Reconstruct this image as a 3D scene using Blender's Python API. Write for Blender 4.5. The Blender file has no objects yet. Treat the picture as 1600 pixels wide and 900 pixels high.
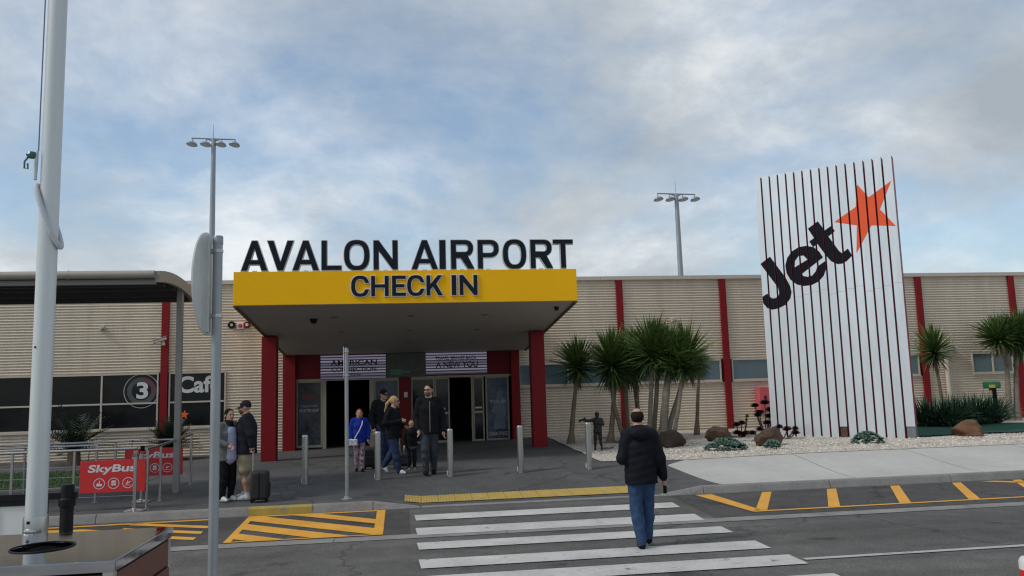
import bpy, bmesh, math, random
import numpy as np
from mathutils import Vector, Matrix, Euler
from mathutils.geometry import tessellate_polygon
R_ = math.radians
random.seed(7)
sc = bpy.context.scene
COL = sc.collection

# ------------------------------------------------------------------ camera
cam = bpy.data.cameras.new('camera'); camo = bpy.data.objects.new('camera', cam); COL.objects.link(camo)
YAW, PIT, ROL = R_(7.888), R_(7.2), R_(-1.698)
fw = Vector((math.sin(YAW)*math.cos(PIT), math.cos(YAW)*math.cos(PIT), math.sin(PIT)))
rt = Vector((math.cos(YAW), -math.sin(YAW), 0)); up = rt.cross(fw)
r2 = rt*math.cos(ROL)+up*math.sin(ROL); u2 = -rt*math.sin(ROL)+up*math.cos(ROL)
camo.matrix_world = Matrix(((r2.x, u2.x, -fw.x, 0), (r2.y, u2.y, -fw.y, 0), (r2.z, u2.z, -fw.z, 1.66), (0, 0, 0, 1)))
cam.sensor_width = 36; cam.lens = 36*1270/1600; cam.clip_end = 3000; cam.clip_start = .05
sc.camera = camo
sc.render.resolution_x, sc.render.resolution_y = 1024, 576

# ------------------------------------------------------------------ sky and sun
SUN_EL, SUN_AZ = R_(46), R_(-106)            # azimuth measured clockwise from +Y: sun high on the left, raking the facade
world = bpy.data.worlds.new('World'); sc.world = world; world.use_nodes = True
nt = world.node_tree; N = nt.nodes; N.clear(); L = nt.links
def nd(tree, t, **kw):
    n = tree.nodes.new(t)
    for k, v in kw.items(): setattr(n, k, v)
    return n
def math_node(tree, op, a, b=None, c=None, clamp=False):
    n = tree.nodes.new('ShaderNodeMath'); n.operation = op; n.use_clamp = clamp
    for i, v in enumerate((a, b, c)):
        if v is None: continue
        if isinstance(v, (int, float)): n.inputs[i].default_value = v
        else: tree.links.new(v, n.inputs[i])
    return n.outputs[0]
def mixc(tree, fac, a, b, mode='MIX'):
    n = tree.nodes.new('ShaderNodeMix'); n.data_type = 'RGBA'; n.blend_type = mode
    for sock, v in ((n.inputs[0], fac), (n.inputs[6], a), (n.inputs[7], b)):
        if isinstance(v, (int, float)): sock.default_value = v
        elif isinstance(v, tuple): sock.default_value = (*v, 1) if len(v) == 3 else v
        else: tree.links.new(v, sock)
    return n.outputs[2]
def noise(tree, vec, scale, detail=6, rough=.55, dist=0):
    n = tree.nodes.new('ShaderNodeTexNoise'); n.inputs['Scale'].default_value = scale
    n.inputs['Detail'].default_value = detail; n.inputs['Roughness'].default_value = rough; n.inputs['Distortion'].default_value = dist
    if vec is not None: tree.links.new(vec, n.inputs['Vector'])
    return n.outputs['Fac']
def ramp(tree, fac, stops):
    n = tree.nodes.new('ShaderNodeValToRGB'); cr = n.color_ramp
    while len(cr.elements) < len(stops): cr.elements.new(.5)
    for e, (p, c) in zip(cr.elements, stops):
        e.position = p; e.color = (c, c, c, 1) if isinstance(c, (int, float)) else (*c, 1)
    tree.links.new(fac, n.inputs[0]); return n.outputs[0]
sky = nd(nt, 'ShaderNodeTexSky', sky_type='NISHITA', sun_disc=False)
sky.sun_elevation = SUN_EL; sky.sun_rotation = SUN_AZ; sky.air_density = 1.0; sky.dust_density = 1.5; sky.ozone_density = 1.2
tc = nd(nt, 'ShaderNodeTexCoord'); sep = nd(nt, 'ShaderNodeSeparateXYZ'); L.new(tc.outputs['Generated'], sep.inputs[0])
den = math_node(nt, 'ADD', math_node(nt, 'MAXIMUM', sep.outputs[2], 0.0), .38)
cu = math_node(nt, 'DIVIDE', sep.outputs[0], den); cv = math_node(nt, 'DIVIDE', sep.outputs[1], den)
comb = nd(nt, 'ShaderNodeCombineXYZ'); L.new(cu, comb.inputs[0]); L.new(cv, comb.inputs[1]); comb.inputs[2].default_value = 98.1
cover = noise(nt, comb.outputs[0], 1.7, 10, .60, .2)          # where there is cloud
shade = noise(nt, comb.outputs[0], 2.3, 10, .60, .1)           # thick grey or thin white
cmask = ramp(nt, cover, [(.37, 0.20), (.49, .62), (.60, 1.0)])
cshade = ramp(nt, shade, [(.30, (4.2, 4.75, 5.3)), (.50, (6.1, 6.6, 7.05)), (.66, (9.4, 9.7, 9.9))])
skyg = mixc(nt, 1.0, sky.outputs[0], (1.45, 1.60, 1.60), 'MULTIPLY')
skyc = mixc(nt, cmask, skyg, cshade)
bg = nd(nt, 'ShaderNodeBackground'); bg.inputs[1].default_value = .08; L.new(skyc, bg.inputs[0])
wo = nd(nt, 'ShaderNodeOutputWorld'); L.new(bg.outputs[0], wo.inputs[0])
sl = bpy.data.lights.new('sun', 'SUN'); sl.energy = 1.35; sl.angle = R_(10); sl.color = (1, .95, .88)
so = bpy.data.objects.new('sun', sl); COL.objects.link(so)
sd = Vector((math.sin(SUN_AZ)*math.cos(SUN_EL), math.cos(SUN_AZ)*math.cos(SUN_EL), math.sin(SUN_EL)))
so.rotation_euler = sd.to_track_quat('Z', 'Y').to_euler()
vs = sc.view_settings; vs.view_transform = 'Standard'; vs.look = 'None'; vs.exposure = 0.24; vs.gamma = 1; vs.use_curve_mapping = False
sc.cycles.filter_width = 1.25

# ------------------------------------------------------------------ materials
MATS = {}
def mat(name, col=(.5, .5, .5), rough=.6, metal=0., var=.12, scale=6., bump=0., bscale=120., spec=.5, emit=None, estr=0., stretch=None, col2=None, wear=None, coat=0.):
    """procedural material: base colour broken up by two noises, fine bump; wear=(colour, amount, scale) shows another colour in patches"""
    if name in MATS: return MATS[name]
    m = bpy.data.materials.new(name); m.use_nodes = True; t = m.node_tree; b = t.nodes['Principled BSDF']
    tcn = t.nodes.new('ShaderNodeTexCoord'); vec = tcn.outputs['Object']
    if stretch:
        mp = t.nodes.new('ShaderNodeMapping'); mp.inputs['Scale'].default_value = stretch; t.links.new(vec, mp.inputs[0]); vec = mp.outputs[0]
    n1 = noise(t, vec, scale, 5, .6); n2 = noise(t, vec, scale*9, 3, .6)
    f = math_node(t, 'ADD', math_node(t, 'MULTIPLY', n1, .65), math_node(t, 'MULTIPLY', n2, .35))
    f = ramp(t, f, [(.32, 0.), (.68, 1.)])
    lo = tuple(c*(1-var) for c in col); hi = tuple(min(1, c*(1+var)) for c in (col2 or col))
    c = mixc(t, f, lo, hi)
    if wear:
        wn = noise(t, tcn.outputs['Object'], wear[2], 8, .7, .4)
        wm = ramp(t, wn, [(max(0, wear[1]-.06), 1.), (wear[1]+.03, 0.)])
        c = mixc(t, wm, c, wear[0])
    t.links.new(c, b.inputs['Base Color'])
    b.inputs['Metallic'].default_value = metal; b.inputs['Specular IOR Level'].default_value = spec; b.inputs['Coat Weight'].default_value = coat
    rr = ramp(t, n1, [(.3, max(0, rough-.06)), (.7, min(1, rough+.06))]); t.links.new(rr, b.inputs['Roughness'])
    if bump:
        bn = t.nodes.new('ShaderNodeBump'); bn.inputs['Strength'].default_value = bump; bn.inputs['Distance'].default_value = .01
        t.links.new(noise(t, vec, bscale, 4, .6), bn.inputs['Height']); t.links.new(bn.outputs[0], b.inputs['Normal'])
    if emit: b.inputs['Emission Color'].default_value = (*emit, 1); b.inputs['Emission Strength'].default_value = estr
    MATS[name] = m; return m
def asphalt(name, col, tracks=True):
    m = bpy.data.materials.new(name); m.use_nodes = True; t = m.node_tree; b = t.nodes['Principled BSDF']; o = t.nodes.new('ShaderNodeTexCoord').outputs['Object']
    def rng_(f, lo, hi, a=.3, c=.7): return ramp(t, f, [(a, lo), (c, hi)])
    c = mixc(t, 1., col, rng_(noise(t, o, .33, 5, .65, .6), .74, 1.24), 'MULTIPLY')
    c = mixc(t, 1., c, rng_(noise(t, o, 3.1, 6, .7, .3), .82, 1.15), 'MULTIPLY')
    c = mixc(t, 1., c, rng_(noise(t, o, 55, 2, .7), .60, 1.42, .36, .64), 'MULTIPLY')
    if tracks:
        mp = t.nodes.new('ShaderNodeMapping'); mp.inputs['Scale'].default_value = (.04, 1.1, 1); t.links.new(o, mp.inputs[0])
        c = mixc(t, 1., c, rng_(noise(t, mp.outputs[0], 1.6, 4, .6), .80, 1.14), 'MULTIPLY')
    st = rng_(noise(t, o, 1.3, 3, .5, .2), .55, 1., .27, .34); c = mixc(t, 1., c, st, 'MULTIPLY')       # oil spots
    vor = t.nodes.new('ShaderNodeTexVoronoi'); vor.feature = 'DISTANCE_TO_EDGE'; vor.inputs['Scale'].default_value = .22
    wv = t.nodes.new('ShaderNodeVectorMath'); wv.operation = 'ADD'; t.links.new(o, wv.inputs[0]); nn = t.nodes.new('ShaderNodeTexNoise'); nn.inputs['Scale'].default_value = 1.2; nn.inputs['Detail'].default_value = 6; t.links.new(o, nn.inputs['Vector']); t.links.new(nn.outputs['Color'], wv.inputs[1]); t.links.new(wv.outputs[0], vor.inputs['Vector'])
    cr = ramp(t, vor.outputs['Distance'], [(.0, .55), (.006, 1.)]); c = mixc(t, 1., c, cr, 'MULTIPLY')   # hairline cracks
    t.links.new(c, b.inputs['Base Color']); b.inputs['Roughness'].default_value = .88; b.inputs['Specular IOR Level'].default_value = .3
    bn = t.nodes.new('ShaderNodeBump'); bn.inputs['Strength'].default_value = .6; bn.inputs['Distance'].default_value = .01; t.links.new(noise(t, o, 70, 3, .7), bn.inputs['Height']); t.links.new(bn.outputs[0], b.inputs['Normal'])
    MATS[name] = m; return m
def glass_mat(name, col, rough=.05):
    m = mat(name, col, rough, 0, .15, 1.5, spec=.9); return m

# ------------------------------------------------------------------ mesh helpers
class MB:
    def __init__(s): s.v = []; s.f = []; s.m = []
    def add(s, vs, fs, mi=0):
        o = len(s.v); s.v += [tuple(v) for v in vs]; s.f += [tuple(i+o for i in f) for f in fs]; s.m += [mi]*len(fs); return s
    def box(s, x0, x1, y0, y1, z0, z1, mi=0, M=None):
        vs = [Vector(p) for p in ((x0,y0,z0),(x1,y0,z0),(x1,y1,z0),(x0,y1,z0),(x0,y0,z1),(x1,y0,z1),(x1,y1,z1),(x0,y1,z1))]
        if M: vs = [M @ v for v in vs]
        return s.add(vs, [(0,3,2,1),(4,5,6,7),(0,1,5,4),(1,2,6,5),(2,3,7,6),(3,0,4,7)], mi)
    def tube(s, pts, r, n=12, mi=0, caps=True, sy=1.):
        pts = [Vector(p) for p in pts]; rs = r if isinstance(r, (list, tuple)) else [r]*len(pts)
        vs = []; fs = []; ref = None
        for i, p in enumerate(pts):
            d = (pts[min(i+1, len(pts)-1)]-pts[max(i-1, 0)]).normalized()
            if ref is None: ref = Vector((1,0,0)) if abs(d.x) < .9 else Vector((0,1,0))
            a = (ref-d*ref.dot(d)).normalized(); b = d.cross(a); ref = a
            for k in range(n):
                t = 2*math.pi*k/n; vs.append(p+(a*math.cos(t)+b*math.sin(t)*sy)*rs[i])
        for i in range(len(pts)-1):
            for k in range(n):
                k2 = (k+1) % n; fs.append((i*n+k, i*n+k2, (i+1)*n+k2, (i+1)*n+k))
        if caps: fs.append(tuple(range(n-1, -1, -1))); fs.append(tuple(range((len(pts)-1)*n, len(pts)*n)))
        return s.add(vs, fs, mi)
    def lathe(s, prof, c=(0,0,0), n=24, mi=0, M=None):
        vs = []; fs = []; c = Vector(c)
        for r, z in prof:
            for k in range(n):
                t = 2*math.pi*k/n; v = Vector((r*math.cos(t), r*math.sin(t), z)); vs.append((M @ v if M else v)+c)
        for i in range(len(prof)-1):
            for k in range(n):
                k2 = (k+1) % n; fs.append((i*n+k, i*n+k2, (i+1)*n+k2, (i+1)*n+k))
        fs.append(tuple(range(n-1, -1, -1))); fs.append(tuple(range((len(prof)-1)*n, len(prof)*n)))
        return s.add(vs, fs, mi)
    def prism(s, poly, fn, d0, d1, mi=0, holes=()):
        """poly: 2-D outline (ccw); fn(u, v, d) gives the 3-D point; extruded between depths d0 and d1"""
        loops = [list(poly)]+[list(h) for h in holes]
        flat = [p for l in loops for p in l]; n = len(flat)
        tris = tessellate_polygon([[Vector((p[0], p[1], 0)) for p in l] for l in loops])
        vs = [fn(p[0], p[1], d0) for p in flat]+[fn(p[0], p[1], d1) for p in flat]
        fs = [tuple(t) for t in tris]+[tuple(i+n for i in reversed(t)) for t in tris]
        o = 0
        for l in loops:
            for i in range(len(l)):
                j = (i+1) % len(l); fs.append((o+i, o+j, o+j+n, o+i+n))
            o += len(l)
        return s.add(vs, fs, mi)
    def build(s, name, mats, parent=None, smooth=None, bevel=0., world=True):
        me = bpy.data.meshes.new(name); me.from_pydata(s.v, [], s.f); me.validate()
        for m in (mats if isinstance(mats, (list, tuple)) else [mats]): me.materials.append(MATS[m] if isinstance(m, str) else m)
        if any(s.m) and len(me.polygons) == len(s.m): me.polygons.foreach_set('material_index', s.m)
        bm = bmesh.new(); bm.from_mesh(me); bmesh.ops.recalc_face_normals(bm, faces=bm.faces); bm.to_mesh(me); bm.free()
        return link(name, me, parent, smooth, bevel, world)
def link(name, me, parent=None, smooth=None, bevel=0., world=True):
    o = bpy.data.objects.new(name, me); COL.objects.link(o)
    if parent is not None:
        o.parent = parent
        if world and parent.get('_base') is not None: o.matrix_parent_inverse = Matrix.Translation(-Vector(parent['_base']))
    if smooth is not None:
        me.polygons.foreach_set('use_smooth', [True]*len(me.polygons))
        if smooth < 180:
            me.update(); bm = bmesh.new(); bm.from_mesh(me)
            for e in bm.edges:
                if len(e.link_faces) == 2 and e.calc_face_angle(0) > R_(smooth): e.smooth = False
            bm.to_mesh(me); bm.free()
    if bevel:
        b = o.modifiers.new('bevel', 'BEVEL'); b.width = bevel; b.segments = 2; b.limit_method = 'ANGLE'; b.angle_limit = R_(40)
    return o
def tag(o, label=None, cat=None, group=None, kind=None):
    if label: o['label'] = label
    if cat: o['category'] = cat
    if group: o['group'] = group
    if kind: o['kind'] = kind
    return o
def thing(name, label, cat, loc=(0,0,0), group=None):
    """an Empty at the thing's base; parts are then given in world coordinates"""
    o = bpy.data.objects.new(name, None); COL.objects.link(o); o.location = loc; o['_base'] = tuple(loc); o.empty_display_size = .1
    return tag(o, label, cat, group)
def copy_tree(o, parent=None):
    c = o.copy(); COL.objects.link(c)
    if parent is not None: c.parent = parent
    for ch in list(o.children): copy_tree(ch, c)
    return c
def text_mesh(s, offset=0., extrude=.0):
    cu = bpy.data.curves.new('t', 'FONT'); cu.body = s; cu.size = 1; cu.offset = offset; cu.extrude = extrude; cu.resolution_u = 6
    o = bpy.data.objects.new('t', cu); COL.objects.link(o); dg = bpy.context.evaluated_depsgraph_get(); dg.update()
    me = bpy.data.meshes.new_from_object(o.evaluated_get(dg)); bpy.data.objects.remove(o); bpy.data.curves.remove(cu)
    return me
def text(name, s, x0, x1, z0, z1, y, depth, m, parent=None, offset=.02, fn=None, grow=0., bevel=0.):
    """lettering fitted to the box x0..x1, z0..z1, its front at y (facing -Y), depth metres thick; fn maps (u, v, d) elsewhere"""
    me = text_mesh(s, offset, .5)
    co = np.array([v.co[:] for v in me.vertices]); mn = co.min(0); mx = co.max(0)
    g = grow
    for v, c in zip(me.vertices, co):
        u = x0-g+(c[0]-mn[0])/(mx[0]-mn[0])*(x1-x0+2*g); w = z0-g+(c[1]-mn[1])/(mx[1]-mn[1])*(z1-z0+2*g); d = (mx[2]-c[2])/(mx[2]-mn[2])*depth
        v.co = (u, y+d, w) if fn is None else fn(u, w, d)
    me.materials.clear(); me.materials.append(MATS[m])
    return link(name, me, parent, None, bevel)

# ------------------------------------------------------------------ ground heights
def gz_far(x): return min(.15, max(-.09, .03+.014*x))
def kerb_h(x):
    if x < -.5 or x > 5.3: return .14
    if x < .3: return .14-.12*(x+.5)/.8
    if x > 4.5: return .02+.12*(x-4.5)/.8
    return .02
def zr(y): return -.27-.09*min(1, max(0, (14.2-y)/2.3))
def zg(x, y):
    if y < 14.2: return zr(y)
    k = -.27+kerb_h(x); t = min(1, max(0, (y-14.35)/3)); t = t*t*(3-2*t)
    return k+(gz_far(x)-k)*t

asphalt('asphalt_road', (.105, .100, .093))
asphalt('asphalt_bay', (.070, .066, .063))
asphalt('asphalt_pavement', (.084, .083, .083), False)
mat('concrete_kerb', (.22, .21, .20), .85, 0, .25, 2.2, .3, 90)
mat('concrete_path', (.43, .42, .39), .85, 0, .12, .8, .25, 120)
mat('gravel', (.44, .40, .34), .9, 0, .45, 14, 1.0, 30)
mat('paint_white', (.47, .46, .44), .75, 0, .2, 2, .3, 200, wear=((.10, .096, .09), .37, 7))
mat('paint_line', (.42, .42, .41), .7, 0, .15, 2, .3, 200, wear=((.07, .068, .066), .40, 3))
mat('paint_yellow', (.66, .32, .035), .7, 0, .15, 2, .3, 200, wear=((.06, .055, .05), .30, 5))
mat('paint_yellow_kerb', (.33, .25, .05), .8, 0, .25, 5, .3, 100, wear=((.2, .19, .17), .42, 6))
mat('tactile_yellow', (.42, .29, .075), .7, 0, .12, 4, .2, 100)
mat('grass', (.035, .075, .02), .9, 0, .35, 5, .8, 60)
mat('turf', (.008, .075, .045), .9, 0, .2, 6, .8, 150)
mat('earth', (.16, .14, .10), .95, 0, .3, .2, .4, 20)

def rowgrid(rows, left, right, nx, off, zf=zg):
    b = MB(); vs = []; fs = []
    for y in rows:
        l, r = left(y), right(y)
        for i in range(nx+1):
            x = l+(r-l)*i/nx; vs.append((x, y, zf(x, y)+off))
    for j in range(len(rows)-1):
        for i in range(nx):
            a = j*(nx+1)+i; fs.append((a, a+1, a+nx+2, a+nx+1))
    return b.add(vs, fs)
def struct(o): o['kind'] = 'structure'; return o
b = MB(); b.add([(-1200,-600,-.7),(1200,-600,-.7),(1200,1600,-.7),(-1200,1600,-.7)], [(0,1,2,3)]); struct(b.build('ground', 'earth'))
road = struct(rowgrid([-40, 0, 6, 9, 11.9, 12.6, 13.4, 14.205], lambda y: -70, lambda y: 80, 60, 0, lambda x, y: zr(y)).build('road', 'asphalt_road'))
rowgrid([12.2, 12.9, 13.5, 14.2], lambda y: -40, lambda y: .1, 20, .003, lambda x, y: zr(y)).build('parking_bay', 'asphalt_bay', road)
rowgrid([12.2, 12.9, 13.5, 14.2], lambda y: 4.7, lambda y: 40, 20, .003, lambda x, y: zr(y)).build('parking_bay', 'asphalt_bay', road)
for x0, x1 in [(-40+2.44*i, -40+2.44*(i+1)-.012) for i in range(32)]:
    rowgrid([11.86, 12.0, 12.14], lambda y: x0, lambda y: x1, 2, .007).build('drain_slab', 'concrete_kerb', road)
pav = struct(rowgrid([14.34+.12*i for i in range(27)]+[18, 20, 27.3, 29], lambda y: -30, lambda y: 40, 350, 0).build('pavement', 'asphalt_pavement'))
PYROWS = [14.352+.1249*i for i in range(21)]
def path_left(y): return 5.7-(y-14.35)*.17 if y < 16.4 else 5.36+(y-16.4)*1.2
# the pale footpath is cast in slabs with open joints
path = bpy.data.objects.new('footpath', None); COL.objects.link(path); struct(path)
xs = [5.9]+[8.3+2.6*i for i in range(22)]
for i in range(len(xs)-1):
    lf = path_left if i == 0 else (lambda y, q=xs[i]: q)
    rowgrid(PYROWS, lf, (lambda y, q=xs[i+1]: q-.015), 4, .006).build('path_slab', 'concrete_path', path)
def gravel_left(y): return 4.22+(17.37-y)*3.38 if y < 17.37 else 4.22+.056*(y-17.37)
def zgrav(x, y): return zg(x, y)+.02*math.sin(x*1.7+y)*math.sin(y*1.3)*min(1, max(0, y-17.2))
gravel = rowgrid([16.86, 17.1, 17.37, 18, 19, 20, 21, 22, 23, 24, 25, 26, 26.97], gravel_left, lambda y: 60, 70, .012, zgrav).build('gravel_bed', 'gravel'); struct(gravel)
# loose stones on the bed
rng = np.random.default_rng(3)
b = MB(); OCT = [(1,0,0),(0,1,0),(-1,0,0),(0,-1,0),(0,0,1),(0,0,-1)]; OF = [(0,1,4),(1,2,4),(2,3,4),(3,0,4),(1,0,5),(2,1,5),(3,2,5),(0,3,5)]
for i in range(15000):
    y = 16.9+abs(rng.normal(0, 3.0)); x = rng.uniform(4.2, 24)
    if y > 26.9 or x < gravel_left(y)+.02: continue
    s = rng.uniform(.010, .026)*(1.7 if rng.random() < .06 else 1); a = rng.uniform(0, 6.28); ca, sa = math.cos(a), math.sin(a); j = rng.uniform(.7, 1.3, 6)
    z = zgrav(x, y)+.014
    b.add([(x+s*j[k]*(p[0]*ca-p[1]*sa), y+s*j[k]*(p[0]*sa+p[1]*ca), z+s*.7*j[k]*p[2]) for k, p in enumerate(OCT)], OF, int(rng.integers(0, 3)))
mat('pebble_a', (.54, .49, .42), .9, 0, .2, 9); mat('pebble_b', (.36, .31, .25), .9, 0, .2, 9); mat('pebble_c', (.64, .60, .54), .9, 0, .2, 9)
tag(b.build('gravel_stones', ['pebble_a', 'pebble_b', 'pebble_c']), 'pale loose stones scattered over the garden bed', 'gravel', kind='stuff')

# kerb stones: one straight run with a dropped section at the crossing
kerb = bpy.data.objects.new('kerb', None); COL.objects.link(kerb); struct(kerb)
kx = [-38.5+2.4*i for i in range(16)]+[-.5, .3, 2.4, 4.5, 5.3]+[7.7+2.4*i for i in range(18)]
for i in range(len(kx)-1):
    b = MB(); n = 3; vs = []; fs = []; x0, x1 = kx[i]+.006, kx[i+1]-.006
    for k in range(n+1):
        x = x0+(x1-x0)*k/n; t = -.27+kerb_h(x)
        vs += [(x, 14.2, -.5), (x, 14.2, min(t, -.25)-.004), (x, 14.215+.02*(kerb_h(x) > .05), t-.02*(kerb_h(x) > .05)), (x, 14.25, t+.004), (x, 14.352, t+.004), (x, 14.352, -.5)]
    for k in range(n):
        for q in range(6): fs.append((k*6+q, k*6+(q+1) % 6, (k+1)*6+(q+1) % 6, (k+1)*6+q))
    fs += [tuple(range(5, -1, -1)), tuple(range(n*6, n*6+6))]
    b.add(vs, fs).build('kerb_stone', 'concrete_kerb', kerb)
b = MB(); t = -.13
b.add([(-2.52,14.196,-.262),(-1.5,14.196,-.262),(-1.5,14.211,-.152),(-2.52,14.211,-.152),(-2.52,14.245,t+.0065),(-1.5,14.245,t+.0065),(-1.5,14.32,t+.0065),(-2.52,14.32,t+.0065)], [(0,1,2,3),(3,2,5,4),(4,5,6,7)])
b.build('kerb_paint', 'paint_yellow_kerb', kerb)

# painted markings, each a sheet just above the road
def drape(name, poly, m, off=.010):
    """a convex quad (4 xy corners) laid on the road"""
    n = 8; vs = []; fs = []
    p = [Vector((*q, 0)) for q in poly]
    for j in range(n+1):
        l = p[0].lerp(p[3], j/n); r = p[1].lerp(p[2], j/n)
        for i in range(n+1):
            q = l.lerp(r, i/n); vs.append((q.x, q.y, zr(q.y)+off))
    for j in range(n):
        for i in range(n): a = j*(n+1)+i; fs.append((a, a+1, a+n+2, a+n+1))
    return MB().add(vs, fs).build(name, m, road)
for yt, w in ((13.57, .46), (12.53, .5), (11.46, .5), (10.32, .52), (9.39, .52), (8.37, .52)):
    drape('zebra_bar', [(.2, yt-w), (4.48, yt-w), (4.5, yt), (.18, yt)], 'paint_white', .011)
drape('lane_line', [(4.55, 9.06), (40, 9.16), (40, 9.26), (4.55, 9.16)], 'paint_line')
def clip_band(rect, s, c0, c1):
    """part of rect where c0 < y+s*x < c1, as a polygon"""
    poly = [(rect[0], rect[2]), (rect[1], rect[2]), (rect[1], rect[3]), (rect[0], rect[3])]
    for sign, c in ((1, c0), (-1, c1)):
        out = []
        for i in range(len(poly)):
            p, q = poly[i], poly[(i+1) % len(poly)]; dp = sign*(p[1]+s*p[0]-c); dq = sign*(q[1]+s*q[0]-c)
            if dp >= 0: out.append(p)
            if dp*dq < 0: t = dp/(dp-dq); out.append((p[0]+(q[0]-p[0])*t, p[1]+(q[1]-p[1])*t))
        poly = out
    return poly
def flat_poly(name, poly, m, off=.010):
    b = MB(); n = len(poly); vs = [(x, y, zr(y)+off) for x, y in poly]
    return b.add(vs, [tuple(range(n))]).build(name, m, road)
def hatch(x0, x1, y0, y1, s, bands, bw=.1):
    drape('box_line', [(x0, y0), (x1, y0), (x1, y0+.05), (x0, y0+.05)], 'paint_yellow'); drape('box_line', [(x0, y1-.09), (x1, y1-.09), (x1, y1), (x0, y1)], 'paint_yellow')
    drape('box_line', [(x0, y0+.05), (x0+bw, y0+.05), (x0+bw, y1-.09), (x0, y1-.09)], 'paint_yellow'); drape('box_line', [(x1-bw*1.4, y0+.05), (x1, y0+.05), (x1, y1-.09), (x1-bw*1.4, y1-.09)], 'paint_yellow')
    for c0, c1 in bands:
        p = clip_band((x0+bw, x1-bw*1.4, y0+.05, y1-.09), s, c0, c1)
        if len(p) > 2: flat_poly('hatch_stripe', p, 'paint_yellow')
hatch(-2.51, -.29, 12.2, 14.18, .77, [(10.57, 10.95), (11.24, 11.66), (11.91, 12.37), (12.72, 13.07)])
drape('box_line', [(-6.2, 13.93), (-3.1, 14.02), (-3.1, 14.12), (-6.2, 14.03)], 'paint_yellow')
for c in (12.12, 11.71, 11.29): flat_poly('hatch_stripe', [(-4.3, c+.44*4.3-.09), (-2.98, c+.44*2.98-.09), (-2.98, c+.44*2.98+.09), (-4.3, c+.44*4.3+.09)], 'paint_yellow')
flat_poly('hatch_stripe', [(-5.6, 13.52), (-4.4, 13.5), (-4.9, 13.75), (-5.6, 13.84)], 'paint_yellow')
# bay hatching on the right: long line, slanted closing line, cross stripes
drape('box_line', [(5.43, 12.44), (30, 12.6), (30, 12.68), (5.43, 12.52)], 'paint_yellow')
flat_poly('box_line', [(5.12, 14.15), (5.42, 14.15), (5.62, 12.53), (5.43, 12.47)], 'paint_yellow')
for i in range(5):
    x = 5.5+1.23*i; flat_poly('hatch_stripe', [(x, 12.53), (x+.2, 12.53), (x+1.03, 14.12), (x+.85, 14.12)], 'paint_yellow')
flat_poly('hatch_stripe', [(10.62, 14.1), (10.9, 14.12), (12.2, 13.4), (12.0, 13.3)], 'paint_yellow')

# ribbed yellow tactile tiles at the crossing
tact = thing('tactile_paving', 'yellow ribbed tactile strip along the kerb at the crossing', 'tactile paving', (2.1, 14.9, -.2))
for i in range(14):
    x0 = .03+.3*i; b = MB(); n = 4
    for k in range(n):
        ya, yb = 14.62+.56*k/n, 14.62+.56*(k+1)/n
        b.add([(x0,ya,zg(x0,ya)+.012),(x0+.296,ya,zg(x0+.296,ya)+.012),(x0+.296,yb,zg(x0+.296,yb)+.012),(x0,yb,zg(x0,yb)+.012)], [(0,1,2,3)])
        for r in range(6):
            xx = x0+.012+.048*r; za, zb = zg(xx, ya)+.012, zg(xx, yb)+.012
            b.add([(xx,ya,za),(xx+.03,ya,za),(xx+.03,yb,zb),(xx,yb,zb),(xx+.006,ya,za+.006),(xx+.024,ya,za+.006),(xx+.024,yb,zb+.006),(xx+.006,yb,zb+.006)], [(0,1,5,4),(1,2,6,5),(2,3,7,6),(3,0,4,7),(4,5,6,7)])
    b.build('tile', 'tactile_yellow', tact)
# lawn behind the ramp
lawn = rowgrid([18.6, 20, 21.5, 22.9], lambda y: -40, lambda y: -6.7, 30, .012).build('lawn', 'grass'); struct(lawn)
b = MB()
for i in range(9000):
    x, y = rng.uniform(-11.5, -6.72), rng.uniform(18.62, 22.88); a = rng.uniform(0, 6.28); h = rng.uniform(.03, .07); z = zg(x, y)+.012
    b.add([(x-.006*math.cos(a), y-.006*math.sin(a), z), (x+.006*math.cos(a), y+.006*math.sin(a), z), (x+rng.normal(0, .02), y+rng.normal(0, .02), z+h)], [(0,1,2)])
tag(b.build('lawn_grass', 'grass'), 'short green grass on the strip behind the ramp', 'grass', kind='stuff')
turf = rowgrid([19.75, 20.6, 21.6, 22.5, 23.3], lambda y: 13.2+(y-19.75)*.55, lambda y: 30, 30, .05, zgrav).build('putting_turf', 'turf'); struct(turf)

# ------------------------------------------------------------------ terminal building
mat('cladding', (.65, .56, .45), .5, 0, .11, 1.6, spec=.3, stretch=(1.3, 1.3, .10))
mat('cream_trim', (.52, .46, .38), .5, 0, .06, 1.5)
mat('red_steel', (.205, .008, .012), .5, 0, .12, 2, spec=.2)
mat('red_dark', (.16, .008, .013), .5, 0, .12, 2, spec=.2)
mat('window_blue', (.085, .135, .155), .12, 0, .12, .8, spec=.7)
mat('glass_black', (.010, .011, .013), .08, 0, .2, 1, spec=.22)
mat('glass_door', (.014, .018, .024), .06, 0, .5, 1.2, spec=.35)
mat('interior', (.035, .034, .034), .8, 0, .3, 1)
mat('roof_metal', (.35, .35, .35), .5, .3, .1, 1)
mat('white_print', (.62, .63, .64), .5, 0, .05, 3)
mat('grey_print', (.07, .07, .075), .4, 0, .1, 3)
mat('pink_print', (.13, .035, .06), .4, 0, .1, 3)
mat('orange_print', (.75, .12, .015), .45, 0, .04, 3)
mat('black_plastic', (.009, .009, .010), .5, 0, .2, 8, spec=.15)
mat('white_plastic', (.6, .6, .58), .4, 0, .06, 5)
mat('red_plastic', (.5, .02, .02), .4, 0, .08, 5)
mat('grey_metal', (.28, .28, .27), .45, .5, .1, 6)
bld = thing('terminal_building', 'long low terminal with cream corrugated cladding and red posts', 'building', (0, 27, 0))
PX = [-7.5+3.708*k for k in range(-7, 15)]
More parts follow.
